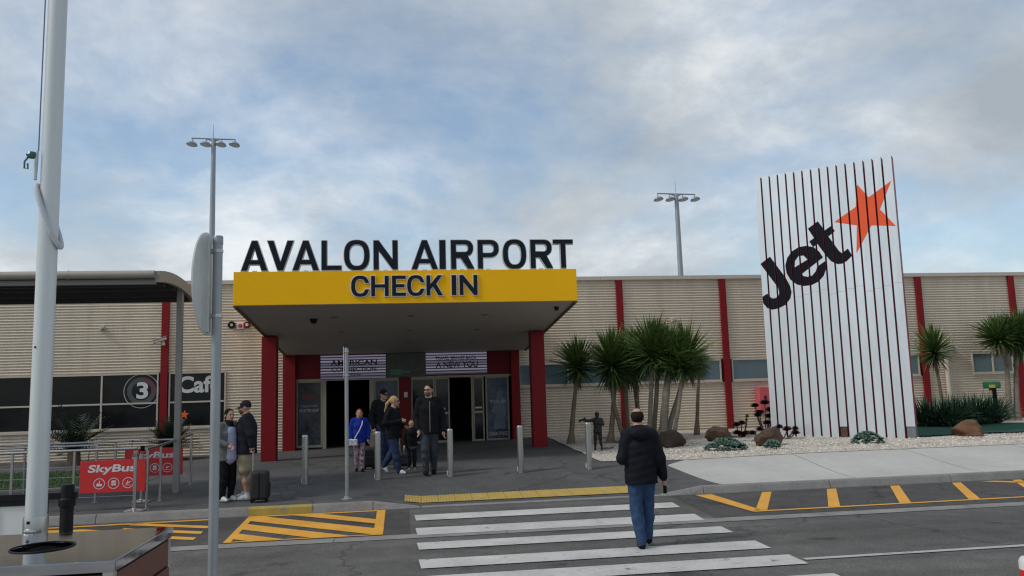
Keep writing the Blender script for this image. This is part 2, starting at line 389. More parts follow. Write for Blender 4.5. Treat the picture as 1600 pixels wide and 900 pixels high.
def corr(name, x0, x1, z0, z1, par=bld):
    n = int((z1-z0)/.088*8); b = MB(); vs = []
    for i in range(n+1):
        z = z0+(z1-z0)*i/n; y = 27.0+.021*math.cos(2*math.pi*z/.088); vs += [(x0, y, z), (x1, y, z)]
    b.add(vs, [(2*i, 2*i+1, 2*i+3, 2*i+2) for i in range(n)])
    return b.build(name, 'cladding', par, smooth=180)
def frame_rect(b, x0, x1, z0, z1, w, y0, y1):
    b.box(x0, x1, y0, y1, z1-w, z1); b.box(x0, x1, y0, y1, z0, z0+w); b.box(x0, x0+w, y0+.002, y1, z0+w, z1-w); b.box(x1-w, x1, y0+.002, y1, z0+w, z1-w)
def window(x0, x1, z0, z1, mull, m, transom=None, par=bld):
    b = MB(); frame_rect(b, x0, x1, z0, z1, .045, 26.945, 27.05)
    for q in mull: b.box(q-.025, q+.025, 26.948, 27.045, z0+.045, z1-.045)
    if transom:
        e = [x0+.045]+[q for q in mull]+[x1-.045]
        for i in range(len(e)-1): b.box(e[i]+(.025 if i else 0), e[i+1]-(.025 if i < len(e)-2 else 0), 26.951, 27.043, transom-.025, transom+.025)
    b.box(x0-.01, x1+.01, 26.925, 27.04, z0-.05, z0-.002)
    w = b.build('window', 'cream_trim', par)
    e = [x0+.03]+list(mull)+[x1-.03]; zz = [z0+.03]+([transom] if transom else [])+[z1-.03]
    for i in range(len(e)-1):
        for j in range(len(zz)-1):
            t = rng.normal(0, .0015)
            MB().add([(e[i], 26.99+t, zz[j]), (e[i+1], 26.99-t, zz[j]), (e[i+1], 26.99-t*.5, zz[j+1]), (e[i], 26.99+t*1.5, zz[j+1])], [(0,1,2,3)]).build('pane', m, w)
    return w
TOP = 5.33
ENT0, ENT1 = -3.54, 3.74
for k, x in enumerate(PX):
    x0, x1 = x+.22, x+3.708
    if abs(x+3.792) < .01 or abs(x+.084) < .01: continue
    if abs(x-3.624) < .01: x0 = 3.8
    if k == len(PX)-1: continue
    if x < -4:
        a, c = (x0+.04, x1-.06) if x < -8 else (-7.25, -5.52)
        if x > -8: x1 = -3.6
        corr('cladding', x0, x1, -.35, .77); corr('cladding', x0, x1, 2.545, TOP)
        if x > -8: corr('cladding', c+.0, x1, .77, 2.545)
        window(a, c, .82, 2.545, [] if x > -8 else [(x0+x1)/2], 'glass_black', 1.61)
    else:
        a, c = x0+.07, x1-.10
        if 18 < x < 19: a = 20.42
        corr('cladding', x0, x1, -.35, 1.74); corr('cladding', x0, x1, 2.53, TOP)
        if a > x0+.2: corr('cladding', x0, a, 1.74, 2.53)
        window(a, c, 1.79, 2.53, [(a+c)/2], 'window_blue')
for x in PX:
    if -4 < x < 4: continue
    MB().box(x, x+.22, 26.9, 27.06, -.35, TOP-.003).build('post', 'red_steel', bld, bevel=.006)
b = MB(); cx = [-34+3.708*i for i in range(23)]
for i in range(len(cx)-1): b.box(cx[i]+.004, cx[i+1]-.004, 26.9, 27.2, TOP, 5.455)
b.build('parapet_cap', 'cream_trim', bld)
b = MB(); b.box(-33.4, 44, 27.25, 62, 4.9, 5.1); b.build('roof', 'roof_metal', bld)
b = MB(); b.box(-33.4, -33.2, 27.06, 62, -.5, 4.9); b.box(43.8, 44, 27.06, 62, -.5, 4.9); b.box(-33.2, 43.8, 61.8, 62, -.5, 4.9); b.build('outer_wall', 'cladding', bld)
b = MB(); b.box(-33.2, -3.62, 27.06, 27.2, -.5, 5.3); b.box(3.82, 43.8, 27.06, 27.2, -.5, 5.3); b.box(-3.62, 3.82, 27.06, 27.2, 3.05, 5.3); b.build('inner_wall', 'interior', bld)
corr('cladding', -3.6, 3.8, 2.9, TOP)
# print on the cafe windows
def disc_pts(cx, cz, r, n=48, a0=0, a1=2*math.pi): return [(cx+r*math.cos(a0+(a1-a0)*i/n), cz+r*math.sin(a0+(a1-a0)*i/n)) for i in range(n+(a1-a0 < 6.2))]
def ring(name, cx, cz, r0, r1, y, m, par, a0=0, a1=2*math.pi, n=48):
    b = MB(); o = disc_pts(cx, cz, r1, n, a0, a1); i_ = disc_pts(cx, cz, r0, n, a0, a1); k = len(o); full = a1-a0 > 6.2
    b.add([(p[0], y, p[1]) for p in o]+[(p[0], y, p[1]) for p in i_], [(j, (j+1) % k, (j+1) % k+k, j+k) for j in range(k if full else k-1)])
    return b.build(name, m, par)
ring('ring_print', -8.07, 1.99, .515, .53, 26.985, 'white_print', bld); ring('ring_print', -8.07, 1.99, .29, .43, 26.985, 'grey_print', bld, R_(75), R_(360)); ring('ring_print', -8.07, 1.99, .29, .43, 26.985, 'pink_print', bld, R_(0), R_(75))
text('number_print', '3', -8.22, -7.87, 1.75, 2.27, 26.984, .002, 'white_print', bld, .03)
text('word_print', 'Café', -6.98, -5.68, 1.89, 2.42, 26.984, .002, 'white_print', bld, .03)
def star_pts(cx, cz, r, rot=.2, q=.45): return [(cx+(r if i % 2 == 0 else r*q)*math.cos(rot+i*math.pi/5), cz+(r if i % 2 == 0 else r*q)*math.sin(rot+i*math.pi/5)) for i in range(10)]
MB().prism(star_pts(-6.77, 1.22, .15), lambda u, v, d: (u, 26.984+d, v), 0, .002).build('star_print', 'orange_print', bld)

# entrance wall: doors, glass, header, screens
mat('door_frame', (.30, .27, .21), .45, .3, .08, 3)
def ebox(name, x0, x1, y0, y1, z0, z1, m, par=bld, bevel=0.): return MB().box(x0, x1, y0, y1, z0, z1).build(name, m, par, bevel=bevel)
ebox('header_panel', -3.36, 3.62, 26.93, 27.02, 2.22, 3.06, 'red_dark')
ebox('column', -3.735, -3.345, 26.72, 27.03, -.2, 3.4, 'red_steel', bevel=.008); ebox('column', 3.60, 3.875, 26.72, 27.03, -.2, 3.4, 'red_steel', bevel=.008)
ebox('column', -.075, .30, 26.86, 27.03, -.2, 2.22, 'red_dark', bevel=.008)
ebox('door_head', -3.345, 3.6, 26.91, 27.03, 2.15, 2.219, 'door_frame')
def leaf(x0, x1, y=26.96, m='glass_door', name='glazed_panel', w=.045, mid=None):
    b = MB(); z0, z1 = .05, 2.15
    b.box(x0, x1, y-.025, y+.025, z1-w, z1); b.box(x0, x1, y-.025, y+.025, z0, z0+w*1.6); b.box(x0, x0+w, y-.024, y+.024, z0+w*1.6, z1-w); b.box(x1-w, x1, y-.024, y+.024, z0+w*1.6, z1-w)
    if mid: b.box(x0+w, x1-w, y-.023, y+.023, mid-.04, mid+.04)
    f = b.build(name, 'door_frame', bld)
    MB().box(x0+w-.005, x1-w+.005, y-.006, y+.006, z0+w, z1-w+.005).build('pane', m, f); return f
mat('poster_blue', (.03, .044, .07), .2, 0, .75, 1.6, spec=.35, col2=(.07, .09, .13)); mat('poster_dark', (.02, .022, .026), .2, 0, .7, 1.3, spec=.35, col2=(.05, .055, .065))
p1 = leaf(-3.335, -2.53, m='poster_dark'); ebox('door_post', -2.52, -2.40, 26.9, 27.03, 0, 2.15, 'door_frame')
ebox('door_post', -1.03, -.89, 26.9, 27.03, 0, 2.15, 'door_frame'); p2 = leaf(-.88, -.08, m='poster_blue')
leaf(.31, 1.07, m='glass_door'); d3 = leaf(1.08, 1.56, 26.99, name='sliding_door', mid=1.0)
ebox('door_post', 2.27, 2.32, 26.9, 27.03, 0.05, 2.15, 'door_frame'); d4 = leaf(2.33, 2.69, 26.975, name='sliding_door', mid=1.0)
p4 = leaf(2.75, 3.52, m='poster_blue')
mat('poster_figure', (.10, .13, .17), .3, 0, .5, 4); mat('poster_text', (.32, .33, .35), .4, 0, .1, 4); mat('poster_red', (.10, .014, .016), .3, 0, .3, 4)
text('poster_print', 'YOUR', 2.86, 3.42, 1.27, 1.38, 26.952, .002, 'poster_text', p4, .02); text('poster_print', 'GREATNESS', 2.84, 3.45, .22, .34, 26.952, .002, 'poster_text', p4, .02)
text('poster_print', 'DISCOVER', -3.2, -2.68, 1.33, 1.39, 26.952, .002, 'poster_text', p1, .0); text('poster_print', 'REGISTER NOW', -3.24, -2.64, 1.17, 1.27, 26.952, .002, 'poster_text', p1, .02)
ebox('poster_print', -3.16, -2.72, 26.951, 26.9535, 1.55, 1.74, 'poster_red', p1)
fig = [(2.98,.42),(3.05,.9),(2.93,1.0),(3.02,1.18),(3.1,1.45),(3.12,1.6),(3.18,1.68),(3.27,1.66),(3.3,1.52),(3.4,1.36),(3.42,1.0),(3.36,.7),(3.4,.42)]
MB().prism(fig, lambda u, v, d: (u, 26.9525+d, v), 0, .001).build('poster_print', 'poster_figure', p4)
ebox('notice', .08, .19, 26.852, 26.858, 1.55, 1.72, 'white_print')
for x in (1.2, 2.4): ebox('door_sticker', x, x+.22, 26.952, 26.955, 1.12, 1.17, 'white_print', d3 if x < 2 else d4)
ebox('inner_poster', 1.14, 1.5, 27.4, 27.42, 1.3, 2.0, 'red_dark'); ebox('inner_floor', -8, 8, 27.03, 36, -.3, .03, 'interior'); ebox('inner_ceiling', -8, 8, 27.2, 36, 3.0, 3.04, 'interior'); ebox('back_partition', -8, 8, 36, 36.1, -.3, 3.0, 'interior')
# LED screens above the doors: bright scan lines and dark type
def led_mat():
    m = bpy.data.materials.new('led_screen'); m.use_nodes = True; t = m.node_tree; bs = t.nodes['Principled BSDF']
    tcn = t.nodes.new('ShaderNodeTexCoord'); sp = t.nodes.new('ShaderNodeSeparateXYZ'); t.links.new(tcn.outputs['Object'], sp.inputs[0])
    z = sp.outputs[2]
    w = math_node(t, 'FRACT', math_node(t, 'MULTIPLY', z, 11.5)); line = math_node(t, 'GREATER_THAN', w, .42)
    cmb = t.nodes.new('ShaderNodeCombineXYZ'); t.links.new(math_node(t, 'FLOOR', math_node(t, 'MULTIPLY', z, 23)), cmb.inputs[0])
    wn = t.nodes.new('ShaderNodeTexWhiteNoise'); wn.noise_dimensions = '3D'; t.links.new(cmb.outputs[0], wn.inputs['Vector'])
    st = math_node(t, 'MULTIPLY', math_node(t, 'ADD', math_node(t, 'MULTIPLY', line, .85), .06), math_node(t, 'ADD', math_node(t, 'MULTIPLY', wn.outputs[0], .7), .3))
    bs.inputs['Base Color'].default_value = (.02, .02, .022, 1); bs.inputs['Roughness'].default_value = .4
    bs.inputs['Emission Color'].default_value = (.72, .66, .92, 1); t.links.new(math_node(t, 'MULTIPLY', st, .24), bs.inputs['Emission Strength'])
    MATS['led_screen'] = m
led_mat(); mat('screen_dark', (.012, .014, .013), .3, 0, .4, 5); mat('screen_green', (.01, .06, .03), .4, 0, .3, 5, emit=(.02, .2, .1), estr=.15)
mat('screen_type', (.02, .018, .03), .5, 0, .1, 5)
for x0, x1, z0, z1, rows in ((-2.565, -.5, 2.16, 2.95, (('AMERICAN', -2.25, -.78, 2.62, 2.80), ('CONNECTION', -2.22, -.8, 2.42, 2.57), ('FLY FROM HERE', -1.75, -1.3, 2.29, 2.34))), (.80, 2.80, 2.26, 3.0, (('TRAVEL BRINGS BACK', 1.1, 2.46, 2.73, 2.84), ('A NEW YOU', 1.12, 2.5, 2.47, 2.67)))):
    s = ebox('led_screen', x0, x1, 26.78, 26.92, z0, z1, 'led_screen'); s['label'] = 'bright striped display screen'
    for w, a, c, d, e in rows: text('screen_text', w, a, c, d, e, 26.777, .002, 'screen_type', s, .02)
s = ebox('dark_screen', -.495, .795, 26.8, 26.92, 2.21, 2.98, 'screen_dark')
for z in (2.42, 2.36, 2.30): ebox('screen_text', -.35, .0+.3*(z == 2.36), 26.797, 26.7985, z, z+.022, 'screen_green', s)

# small fittings on the wall
def fit(name, label, cat, loc): return thing(name, label, cat, loc)
t = fit('security_camera', 'white bullet camera on the red post left of the cafe word', 'camera', (-7.42, 26.9, 3.5))
MB().tube([(-7.40, 26.88, 3.47), (-7.40, 26.78, 3.5)], .03, 10).build('bracket', 'white_plastic', t); MB().lathe([(.0, 0), (.055, .02), (.06, .06), (.03, .1)], (-7.4, 26.8, 3.38), 14).build('dome', 'white_plastic', t)
MB().tube([(-7.30, 26.76, 3.62), (-7.68, 26.66, 3.48)], .05, 12).build('body', 'white_plastic', t); MB().box(-.22, .22, -.065, .065, .05, .06, M=Matrix.Translation((-7.48, 26.7, 3.56)) @ Euler((0, R_(-20), R_(15))).to_matrix().to_4x4()).build('hood', 'white_plastic', t)
for x, z, l in ((-9.28, 3.98, 'small beige wall light under the shelter roof left of the camera'), (9.29, 3.92, 'small beige wall light above the big yucca clump')):
    t = fit('wall_light', l, 'wall light', (x, 26.98, z)); MB().box(x-.06, x+.06, 26.9, 26.99, z-.08, z+.08).build('housing', 'cream_trim', t, bevel=.01); MB().tube([(x+.02, 26.9, z-.03), (x+.06, 26.82, z-.05)], [.035, .05], 10).build('lamp_head', 'grey_metal', t)
t = fit('fire_sounder', 'dark round siren left of the red strobe beside the canopy', 'siren', (-5.36, 26.95, 4.01)); MB().tube([(-5.36, 26.98, 4.01), (-5.36, 26.9, 4.01)], [.09, .12], 16).build('horn', 'black_plastic', t); MB().tube([(-5.36, 26.898, 4.01), (-5.36, 26.89, 4.01)], .045, 12).build('core', 'cream_trim', t)
t = fit('strobe_light', 'white square fire strobe with red lens beside the canopy', 'strobe', (-5.1, 26.95, 3.97)); MB().box(-5.21, -4.99, 26.92, 26.99, 3.87, 4.08).build('plate', 'white_plastic', t, bevel=.01); MB().tube([(-5.1, 26.92, 3.98), (-5.1, 26.87, 3.98)], [.065, .05], 14).build('lens', 'red_plastic', t)
t = fit('wall_bell', 'brown round alarm bell right of the red strobe', 'alarm bell', (-4.89, 26.95, 4.01)); MB().tube([(-4.89, 26.98, 4.01), (-4.89, 26.9, 4.01)], [.11, .10], 16).build('gong', 'red_dark', t); MB().tube([(-4.89, 26.899, 4.01), (-4.89, 26.89, 4.01)], .05, 12).build('cap', 'white_plastic', t)
t = fit('wall_camera', 'small white camera on the right wall beside the rainwater pipe', 'camera', (19.75, 26.95, 2.72)); MB().tube([(19.78, 26.98, 2.7), (19.78, 26.86, 2.72)], .03, 10).build('arm', 'white_plastic', t); MB().lathe([(.03, -.08), (.08, -.04), (.085, .02), (.05, .07)], (19.72, 26.82, 2.7), 16).build('dome', 'white_plastic', t)
t = fit('drain_pipe', 'cream rainwater head and downpipe on the right wall', 'downpipe', (19.35, 26.9, .15))
MB().add([(19.1,26.72,2.8),(19.62,26.72,2.8),(19.62,26.98,2.8),(19.1,26.98,2.8),(19.2,26.78,2.42),(19.52,26.78,2.42),(19.52,26.98,2.42),(19.2,26.98,2.42)], [(0,1,2,3),(4,7,6,5),(0,4,5,1),(1,5,6,2),(2,6,7,3),(3,7,4,0)]).build('rainwater_head', 'cream_trim', t); MB().box(19.08, 19.64, 26.7, 26.98, 2.802, 2.86).build('rim', 'cream_trim', t)
MB().tube([(19.36, 26.88, 2.42), (19.36, 26.88, .1)], .085, 14).build('pipe', 'cream_trim', t, smooth=60)
mat('faded_red', (.55, .09, .11), .5, 0, .12, 3)
t = fit('fire_cabinet', 'faded red fire hose cabinet beside the white sign tower', 'cabinet', (12.4, 26.8, .1)); MB().box(12.12, 12.72, 26.62, 26.97, .7, 1.52).build('body', 'faded_red', t, bevel=.012)
MB().box(12.16, 12.45, 26.605, 26.62, .76, 1.47).build('door', 'faded_red', t); MB().box(12.26, 12.36, 26.6, 26.604, 1.1, 1.24).build('label_plate', 'red_dark', t); MB().box(12.5, 12.6, 26.612, 26.619, 1.25, 1.38).build('vent', 'red_dark', t)

# ------------------------------------------------------------------ entrance canopy
mat('yellow_panel', (.92, .48, .005), .5, 0, .04, .8, spec=.15); mat('soffit', (.46, .42, .37), .7, 0, .08, .6); mat('edge_brown', (.12, .08, .03), .6, 0, .1, 3)
can = thing('entrance_canopy', 'yellow fascia canopy on red columns over the terminal doors', 'canopy', (.2, 22.9, .03))
CX0, CX1, CY0, CY1 = -3.68, 4.12, 18.6, 26.72
def zs(y): return 3.71-(y-18.6)*.0885
b = MB(); b.box(CX0, CX1, CY0, CY0+.09, 3.715, 4.47); b.build('fascia', 'yellow_panel', can, bevel=.006)
for x0, x1 in ((CX0, CX0+.06), (CX1-.06, CX1)):
    b = MB(); y0, y1 = CY0+.092, CY1
    b.add([(x0,y0,zs(y0)+.02),(x1,y0,zs(y0)+.02),(x1,y1,zs(y1)+.02),(x0,y1,zs(y1)+.02),(x0,y0,4.45),(x1,y0,4.45),(x1,y1,4.45),(x0,y1,4.45)], [(0,1,2,3),(4,5,6,7),(0,1,5,4),(1,2,6,5),(2,3,7,6),(3,0,4,7)]); b.build('side_fascia', 'yellow_panel', can)
    b = MB(); e = .05
    b.add([(x0-.004,CY0+.004,zs(CY0)-.03),(x1+.004,CY0+.004,zs(CY0)-.03),(x1+.004,CY1,zs(CY1)-.03),(x0-.004,CY1,zs(CY1)-.03),(x0-.004,CY0+.004,zs(CY0)),(x1+.004,CY0+.004,zs(CY0)),(x1+.004,CY1,zs(CY1)+.015),(x0-.004,CY1,zs(CY1)+.015)], [(0,1,2,3),(4,5,6,7),(0,1,5,4),(1,2,6,5),(2,3,7,6),(3,0,4,7)]); b.build('edge_trim', 'edge_brown', can)
b = MB(); b.add([(CX0+.065,CY0+.01,zs(CY0)),(CX1-.065,CY0+.01,zs(CY0)),(CX1-.065,CY1,zs(CY1)),(CX0+.065,CY1,zs(CY1)),(CX0+.065,CY0+.01,zs(CY0)+.015),(CX1-.065,CY0+.01,zs(CY0)+.015),(CX1-.065,CY1,zs(CY1)+.015),(CX0+.065,CY1,zs(CY1)+.015)], [(0,1,2,3),(4,5,6,7),(0,1,5,4),(1,2,6,5),(2,3,7,6),(3,0,4,7)]); b.build('soffit', 'soffit', can)
MB().box(CX0+.07, CX1-.07, CY0+.1, CY1+.3, 4.35, 4.43).build('deck', 'roof_metal', can)
for x0 in (-3.735, 3.63): MB().box(x0, x0+.39, 22.7, 23.09, -.15, zs(23.09)-.002).build('column', 'red_steel', can, bevel=.008)
for x in (-1.6, .25, 2.1):
    for y in (20.2, 22.4, 24.6): MB().lathe([(.09, -.012), (.085, 0), (.0, .0)], (x, y, zs(y)-.001), 20).build('downlight', 'grey_metal', can)
t = MB().lathe([(.0, -.12), (.06, -.10), (.085, -.05), (.1, -.0)], (-2.12, 20.4, zs(20.4)-.0), 20).build('dome_camera', 'black_plastic', can, smooth=60); MB().lathe([(.0, -.1), (.05, -.08), (.06, 0)], (3.75, 19.3, zs(19.3)), 16).build('dome_camera', 'black_plastic', can, smooth=60)
mat('letter_face', (.011, .015, .023), .5, 0, .1, 3, spec=.12); mat('letter_side', (.62, .62, .6), .5, 0, .05, 3)

def glyph(c, w, s):
    """bold grotesque capital in a box w wide and 1 high with stem s; returns outline and holes"""
    def arc(cx, cy, rx, ry, a0, a1, n=14, e=2.5):
        o = []
        for i in range(n+1):
            a = R_(a0+(a1-a0)*i/n); ca, sa = math.cos(a), math.sin(a); o.append((cx+rx*math.copysign(abs(ca)**(2/e), ca), cy+ry*math.copysign(abs(sa)**(2/e), sa)))
        return o
    h = s*.84
    if c == 'I': return [(0,0),(w,0),(w,1),(0,1)], []
    if c == 'L': return [(0,0),(w,0),(w,h),(s,h),(s,1),(0,1)], []
    if c == 'T': return [(w/2-s/2,0),(w/2+s/2,0),(w/2+s/2,1-h),(w,1-h),(w,1),(0,1),(0,1-h),(w/2-s/2,1-h)], []
    if c == 'H': return [(0,0),(s,0),(s,.5-h/2),(w-s,.5-h/2),(w-s,0),(w,0),(w,1),(w-s,1),(w-s,.5+h/2),(s,.5+h/2),(s,1),(0,1)], []
    if c == 'E': return [(0,0),(w,0),(w,h),(s,h),(s,.5-h/2),(w*.9,.5-h/2),(w*.9,.5+h/2),(s,.5+h/2),(s,1-h),(w,1-h),(w,1),(0,1)], []
    if c == 'N': return [(0,0),(s,0),(s,.66),(w-s,0),(w,0),(w,1),(w-s,1),(w-s,.34),(s,1),(0,1)], []
    if c == 'V': return [(w/2-s*.52,0),(w/2+s*.52,0),(w,1),(w-s*1.12,1),(w/2,.27),(s*1.12,1),(0,1)], []
    if c == 'A':
        t = s*.5; x = lambda z, o: o+(w/2-t-o)*z; sl = s*1.1; z0, z1 = .205, .205+h
        xi = lambda z: sl+(w/2-sl)*z/.76
        return [(0,0),(sl,0),(xi(z0)-.0,z0),(w-xi(z0),z0),(w-sl,0),(w,0),(w/2+t,1),(w/2-t,1)], [[(xi(z1),z1),(w-xi(z1),z1),(w/2,.76)]]
    if c == 'K': return [(0,0),(s,0),(s,.30),(s+.13,.44),(w-s*1.15,0),(w+.01,0),(s+.29,.58),(w-.01,1),(w-s*1.2,1),(s,.56),(s,1),(0,1)], []
    if c == 'O': return arc(w/2,.5,w/2,.515,0,360,44)[:-1], [arc(w/2,.5,w/2-s,.515-h,0,360,44)[:-1]]
    if c == 'C':
        o = arc(w/2,.5,w/2,.515,38,322,36); i = arc(w/2,.5,w/2-s,.515-h,322,38,36)
        return [(w,.66)]+[p for p in o if p[0] < w*.999 or True][1:-1]+[(w,.34),(w-s,.34)]+i[1:-1]+[(w-s,.66)], []
    if c in 'PR':
        m = .40 if c == 'P' else .44; r = (1-m)/2; cy = m+r
        bowl = arc(w-r*1.05,cy,r*1.05,r,-90,90,18,2.4); hole = [(s,cy-r+h),(w-r*1.05,cy-r+h)]+arc(w-r*1.05,cy,r*1.05-s*.97,r-h,-90,90,14,2.4)[1:-1]+[(w-r*1.05,cy+r-h),(s,cy+r-h)]
        if c == 'P': return [(0,0),(s,0),(s,m)]+bowl+[(0,1)], [hole]
        return [(0,0),(s,0),(s,m-.06),(w*.44,m-.06),(w-s*1.12,0),(w+.02,0),(w+.02,.02),(w*.74,m+.03)]+[p for p in bowl if p[0] > w*.75 or p[1] > .7]+[(0,1)], [hole]
def letter(c, x0, x1, z0, z1, y, depth, parent, name, m, grow=0.):
    H = z1-z0; o, hs = glyph(c, (x1-x0)/H, .188 if H < .6 else .168)
    if grow:
        def off(l, g):
            a = sum(l[i][0]*l[(i+1) % len(l)][1]-l[(i+1) % len(l)][0]*l[i][1] for i in range(len(l))); g = g if a > 0 else -g; r = []
            for i in range(len(l)):
                p, q, n = Vector(l[i-1]), Vector(l[i]), Vector(l[(i+1) % len(l)]); d1 = (q-p).normalized(); d2 = (n-q).normalized(); n1 = Vector((d1.y, -d1.x)); n2 = Vector((d2.y, -d2.x)); v = n1+n2; v = v/max(.35, v.dot(n1)) if v.length > 1e-6 else n1; r.append((q.x+v.x*g, q.y+v.y*g))
            return r
        gg = grow/H; o = off(o, gg); hs = [off(h_, -gg) for h_ in hs]
    return MB().prism(o, lambda u, v, d: (x0+u*H, y+d, z0+v*H), 0, depth, holes=hs).build(name, m, parent)
sg = thing('roof_lettering', 'row of large dark capital letters standing on top of the yellow fascia', 'lettering', (.27, 18.7, 4.47))
AV = list(zip('AVALONAIRPORT', [(-3.521,-2.953),(-2.953,-2.386),(-2.402,-1.825),(-1.761,-1.323),(-1.259,-.693),(-.596,-.052),(.265,.865),(.91,1.048),(1.176,1.689),(1.801,2.29),(2.392,2.937),(3.045,3.549),(3.589,4.062)]))
for c, (x0, x1) in AV:
    l = letter(c, x0, x1, 4.5, 5.175, 18.63, .10, sg, 'letter', 'letter_side', .016); letter(c, x0, x1, 4.5, 5.175, 18.617, .012, l, 'letter_face', 'letter_face')
    MB().box((x0+x1)/2-.05, (x0+x1)/2+.05, 18.66, 18.72, 4.42, 4.5).build('foot', 'letter_side', l)
sg2 = thing('fascia_lettering', 'smaller dark capital letters mounted on the front of the yellow fascia', 'lettering', (.33, 18.6, 3.88))
CH = list(zip('CHECKIN', [(-1.101,-.698),(-.655,-.261),(-.185,.125),(.157,.551),(.595,.963),(1.173,1.278),(1.355,1.767)]))
for c, (x0, x1) in CH:
    l = letter(c, x0, x1, 3.88, 4.345, 18.572, .027, sg2, 'letter', 'letter_side', .019); letter(c, x0, x1, 3.88, 4.345, 18.562, .009, l, 'letter_face', 'letter_face')

# ------------------------------------------------------------------ sign tower of upright fins
mat('fin_white', (.72, .755, .79), .32, .6, .10, .9, spec=.4, stretch=(1.5, 1.5, .25)); mat('fin_red', (.22, .012, .022), .5, 0, .15, 2); mat('fin_rust', (.09, .045, .03), .8, 0, .4, 5); mat('fin_base', (.16, .17, .18), .7, 0, .2, 4); mat('ink_black', (.007, .009, .014), .55, 0, .1, 3, spec=.1); mat('ink_orange', (.80, .085, .012), .45, 0, .05, 3)
TL = Vector((10.27, 21.93, 0)); TD = Vector((.74574, -.66623, 0)); TN = Vector((-.66623, -.74574, 0))
def TP(u, z, d=0): q = TL+TD*u-TN*d; return (q.x, q.y, z)       # d metres behind the front face
tw = thing('sign_tower', 'tall white slatted sign tower with black word and orange star', 'sign', TP(1.82, .15, .2))
art = {'J': ([(.285,5.245),(.68,4.599),(.786,4.361),(.817,4.176),(.771,4.0),(.626,3.831),(.42,3.746),(.238,3.723),(.106,3.783),(.001,3.929),(-.008,4.114),(.135,4.193),(.206,4.095),(.261,4.044),(.373,4.047),(.457,4.118),(.474,4.208),(.449,4.336),(-.002,5.065)], None, 'ink_black'),
 'e': ([(1.731,5.054),(1.642,5.23),(1.498,5.373),(1.312,5.433),(1.101,5.423),(.9,5.319),(.764,5.152),(.695,4.94),(.715,4.719),(.808,4.527),(.973,4.375),(1.161,4.312),(1.369,4.318),(1.563,4.397),(1.71,4.543),(1.791,4.73),(1.782,4.948),(1.56,4.818),(1.508,4.689),(1.405,4.583),(1.283,4.56),(1.164,4.599),(1.139,4.66)], [(.949,4.861),(.972,5.041),(1.08,5.17),(1.216,5.167),(1.311,5.042)], 'ink_black'),
 't': ([(1.667,6.081),(1.385,5.908),(1.53,5.626),(1.396,5.543),(1.487,5.371),(1.608,5.448),(1.833,5.064),(1.94,4.918),(2.099,4.825),(2.216,4.825),(2.341,4.884),(2.488,5.017),(2.393,5.22),(2.232,5.112),(2.162,5.181),(1.915,5.615),(2.093,5.743),(2.013,5.905),(1.829,5.799)], None, 'ink_black'),
 's': ([(2.763,6.942),(3.024,6.545),(3.615,6.903),(3.276,6.174),(3.629,5.671),(3.032,5.771),(2.599,5.058),(2.669,5.822),(2.093,5.994),(2.679,6.332)], None, 'ink_orange')}
tris = []
for k, (o, h, m) in art.items():
    loops = [o]+([h] if h else []); flat = [p for l in loops for p in l]
    for t in tessellate_polygon([[Vector((*p, 0)) for p in l] for l in loops]): tris.append(([flat[i] for i in t], m))
def clipx(poly, x, keep_right):
    out = []
    for i in range(len(poly)):
        p, q = poly[i], poly[(i+1) % len(poly)]; a = (p[0]-x)*(1 if keep_right else -1); c = (q[0]-x)*(1 if keep_right else -1)
        if a >= 0: out.append(p)
        if a*c < 0: s = a/(a-c); out.append((x, p[1]+(q[1]-p[1])*s))
    return out
edges = [0, .182, .422, .653, .883, 1.111, 1.34, 1.577, 1.804, 2.031, 2.263, 2.495, 2.727, 2.96, 3.19, 3.423, 3.655]
for i in range(16):
    u0, u1 = edges[i]+(0 if i == 0 else .027), edges[i+1]-(.027 if i < 15 else 0); base = .45 if i in (0, 8, 15) else .02+.01*(i % 3)
    zt = 7.60+.003*((i*7) % 3)
    fb = MB(); mk = lambda x0, x1, z0, z1, d0, d1: [TP(x0, z0, d0), TP(x1, z0, d0), TP(x1, z0, d1), TP(x0, z0, d1), TP(x0, z1, d0), TP(x1, z1, d0), TP(x1, z1, d1), TP(x0, z1, d1)]
    BF = [(0,3,2,1), (4,5,6,7), (0,1,5,4), (1,2,6,5), (2,3,7,6), (3,0,4,7)]
    fb.add(mk(u0, u1, base, zt, .014, .34), BF); fin = fb.build('fin', 'fin_red', tw)
    for za, zb in ((base, 4.02+.05*(i % 4)), (4.025+.05*(i % 4), zt)):
        MB().add(mk(u0-.004, u1+.004, za, zb, 0, .013), BF).build('face_sheet', 'fin_white', fin)
    if base > .2: MB().add(mk(u0+.004, u1-.004, -.1, base-.002, .02, .33), BF).build('footing', 'fin_base' if i != 8 else 'fin_rust', fin)
    for m in ('ink_black', 'ink_orange'):
        pcs = [q for q in (clipx(clipx(t, u0-.004, True), u1+.004, False) for t, tm in tris if tm == m) if len(q) > 2]; groups = []
        for q in pcs:                                                   # join pieces that touch, one print each
            ks = {(round(c[0], 3), round(c[1], 3)) for c in q}; hit = [g_ for g_ in groups if g_[0] & ks or any(abs(c[0]-x_) < .0015 and za-.001 <= c[1] <= zb+.001 for c in q for x_, za, zb in g_[2])]
            eds = [(q[k][0], min(q[k][1], q[(k+1) % len(q)][1]), max(q[k][1], q[(k+1) % len(q)][1])) for k in range(len(q)) if abs(q[k][0]-q[(k+1) % len(q)][0]) < .001]
            for g_ in hit: groups.remove(g_)
            groups.append([ks.union(*[g_[0] for g_ in hit]), [q]+[r for g_ in hit for r in g_[1]], []])
        for g_ in groups:
            pb = MB()
            for q in g_[1]: pb.add([TP(c[0], c[1], -.003) for c in q], [tuple(range(len(q)))])
            pb.build('print', m, fin)
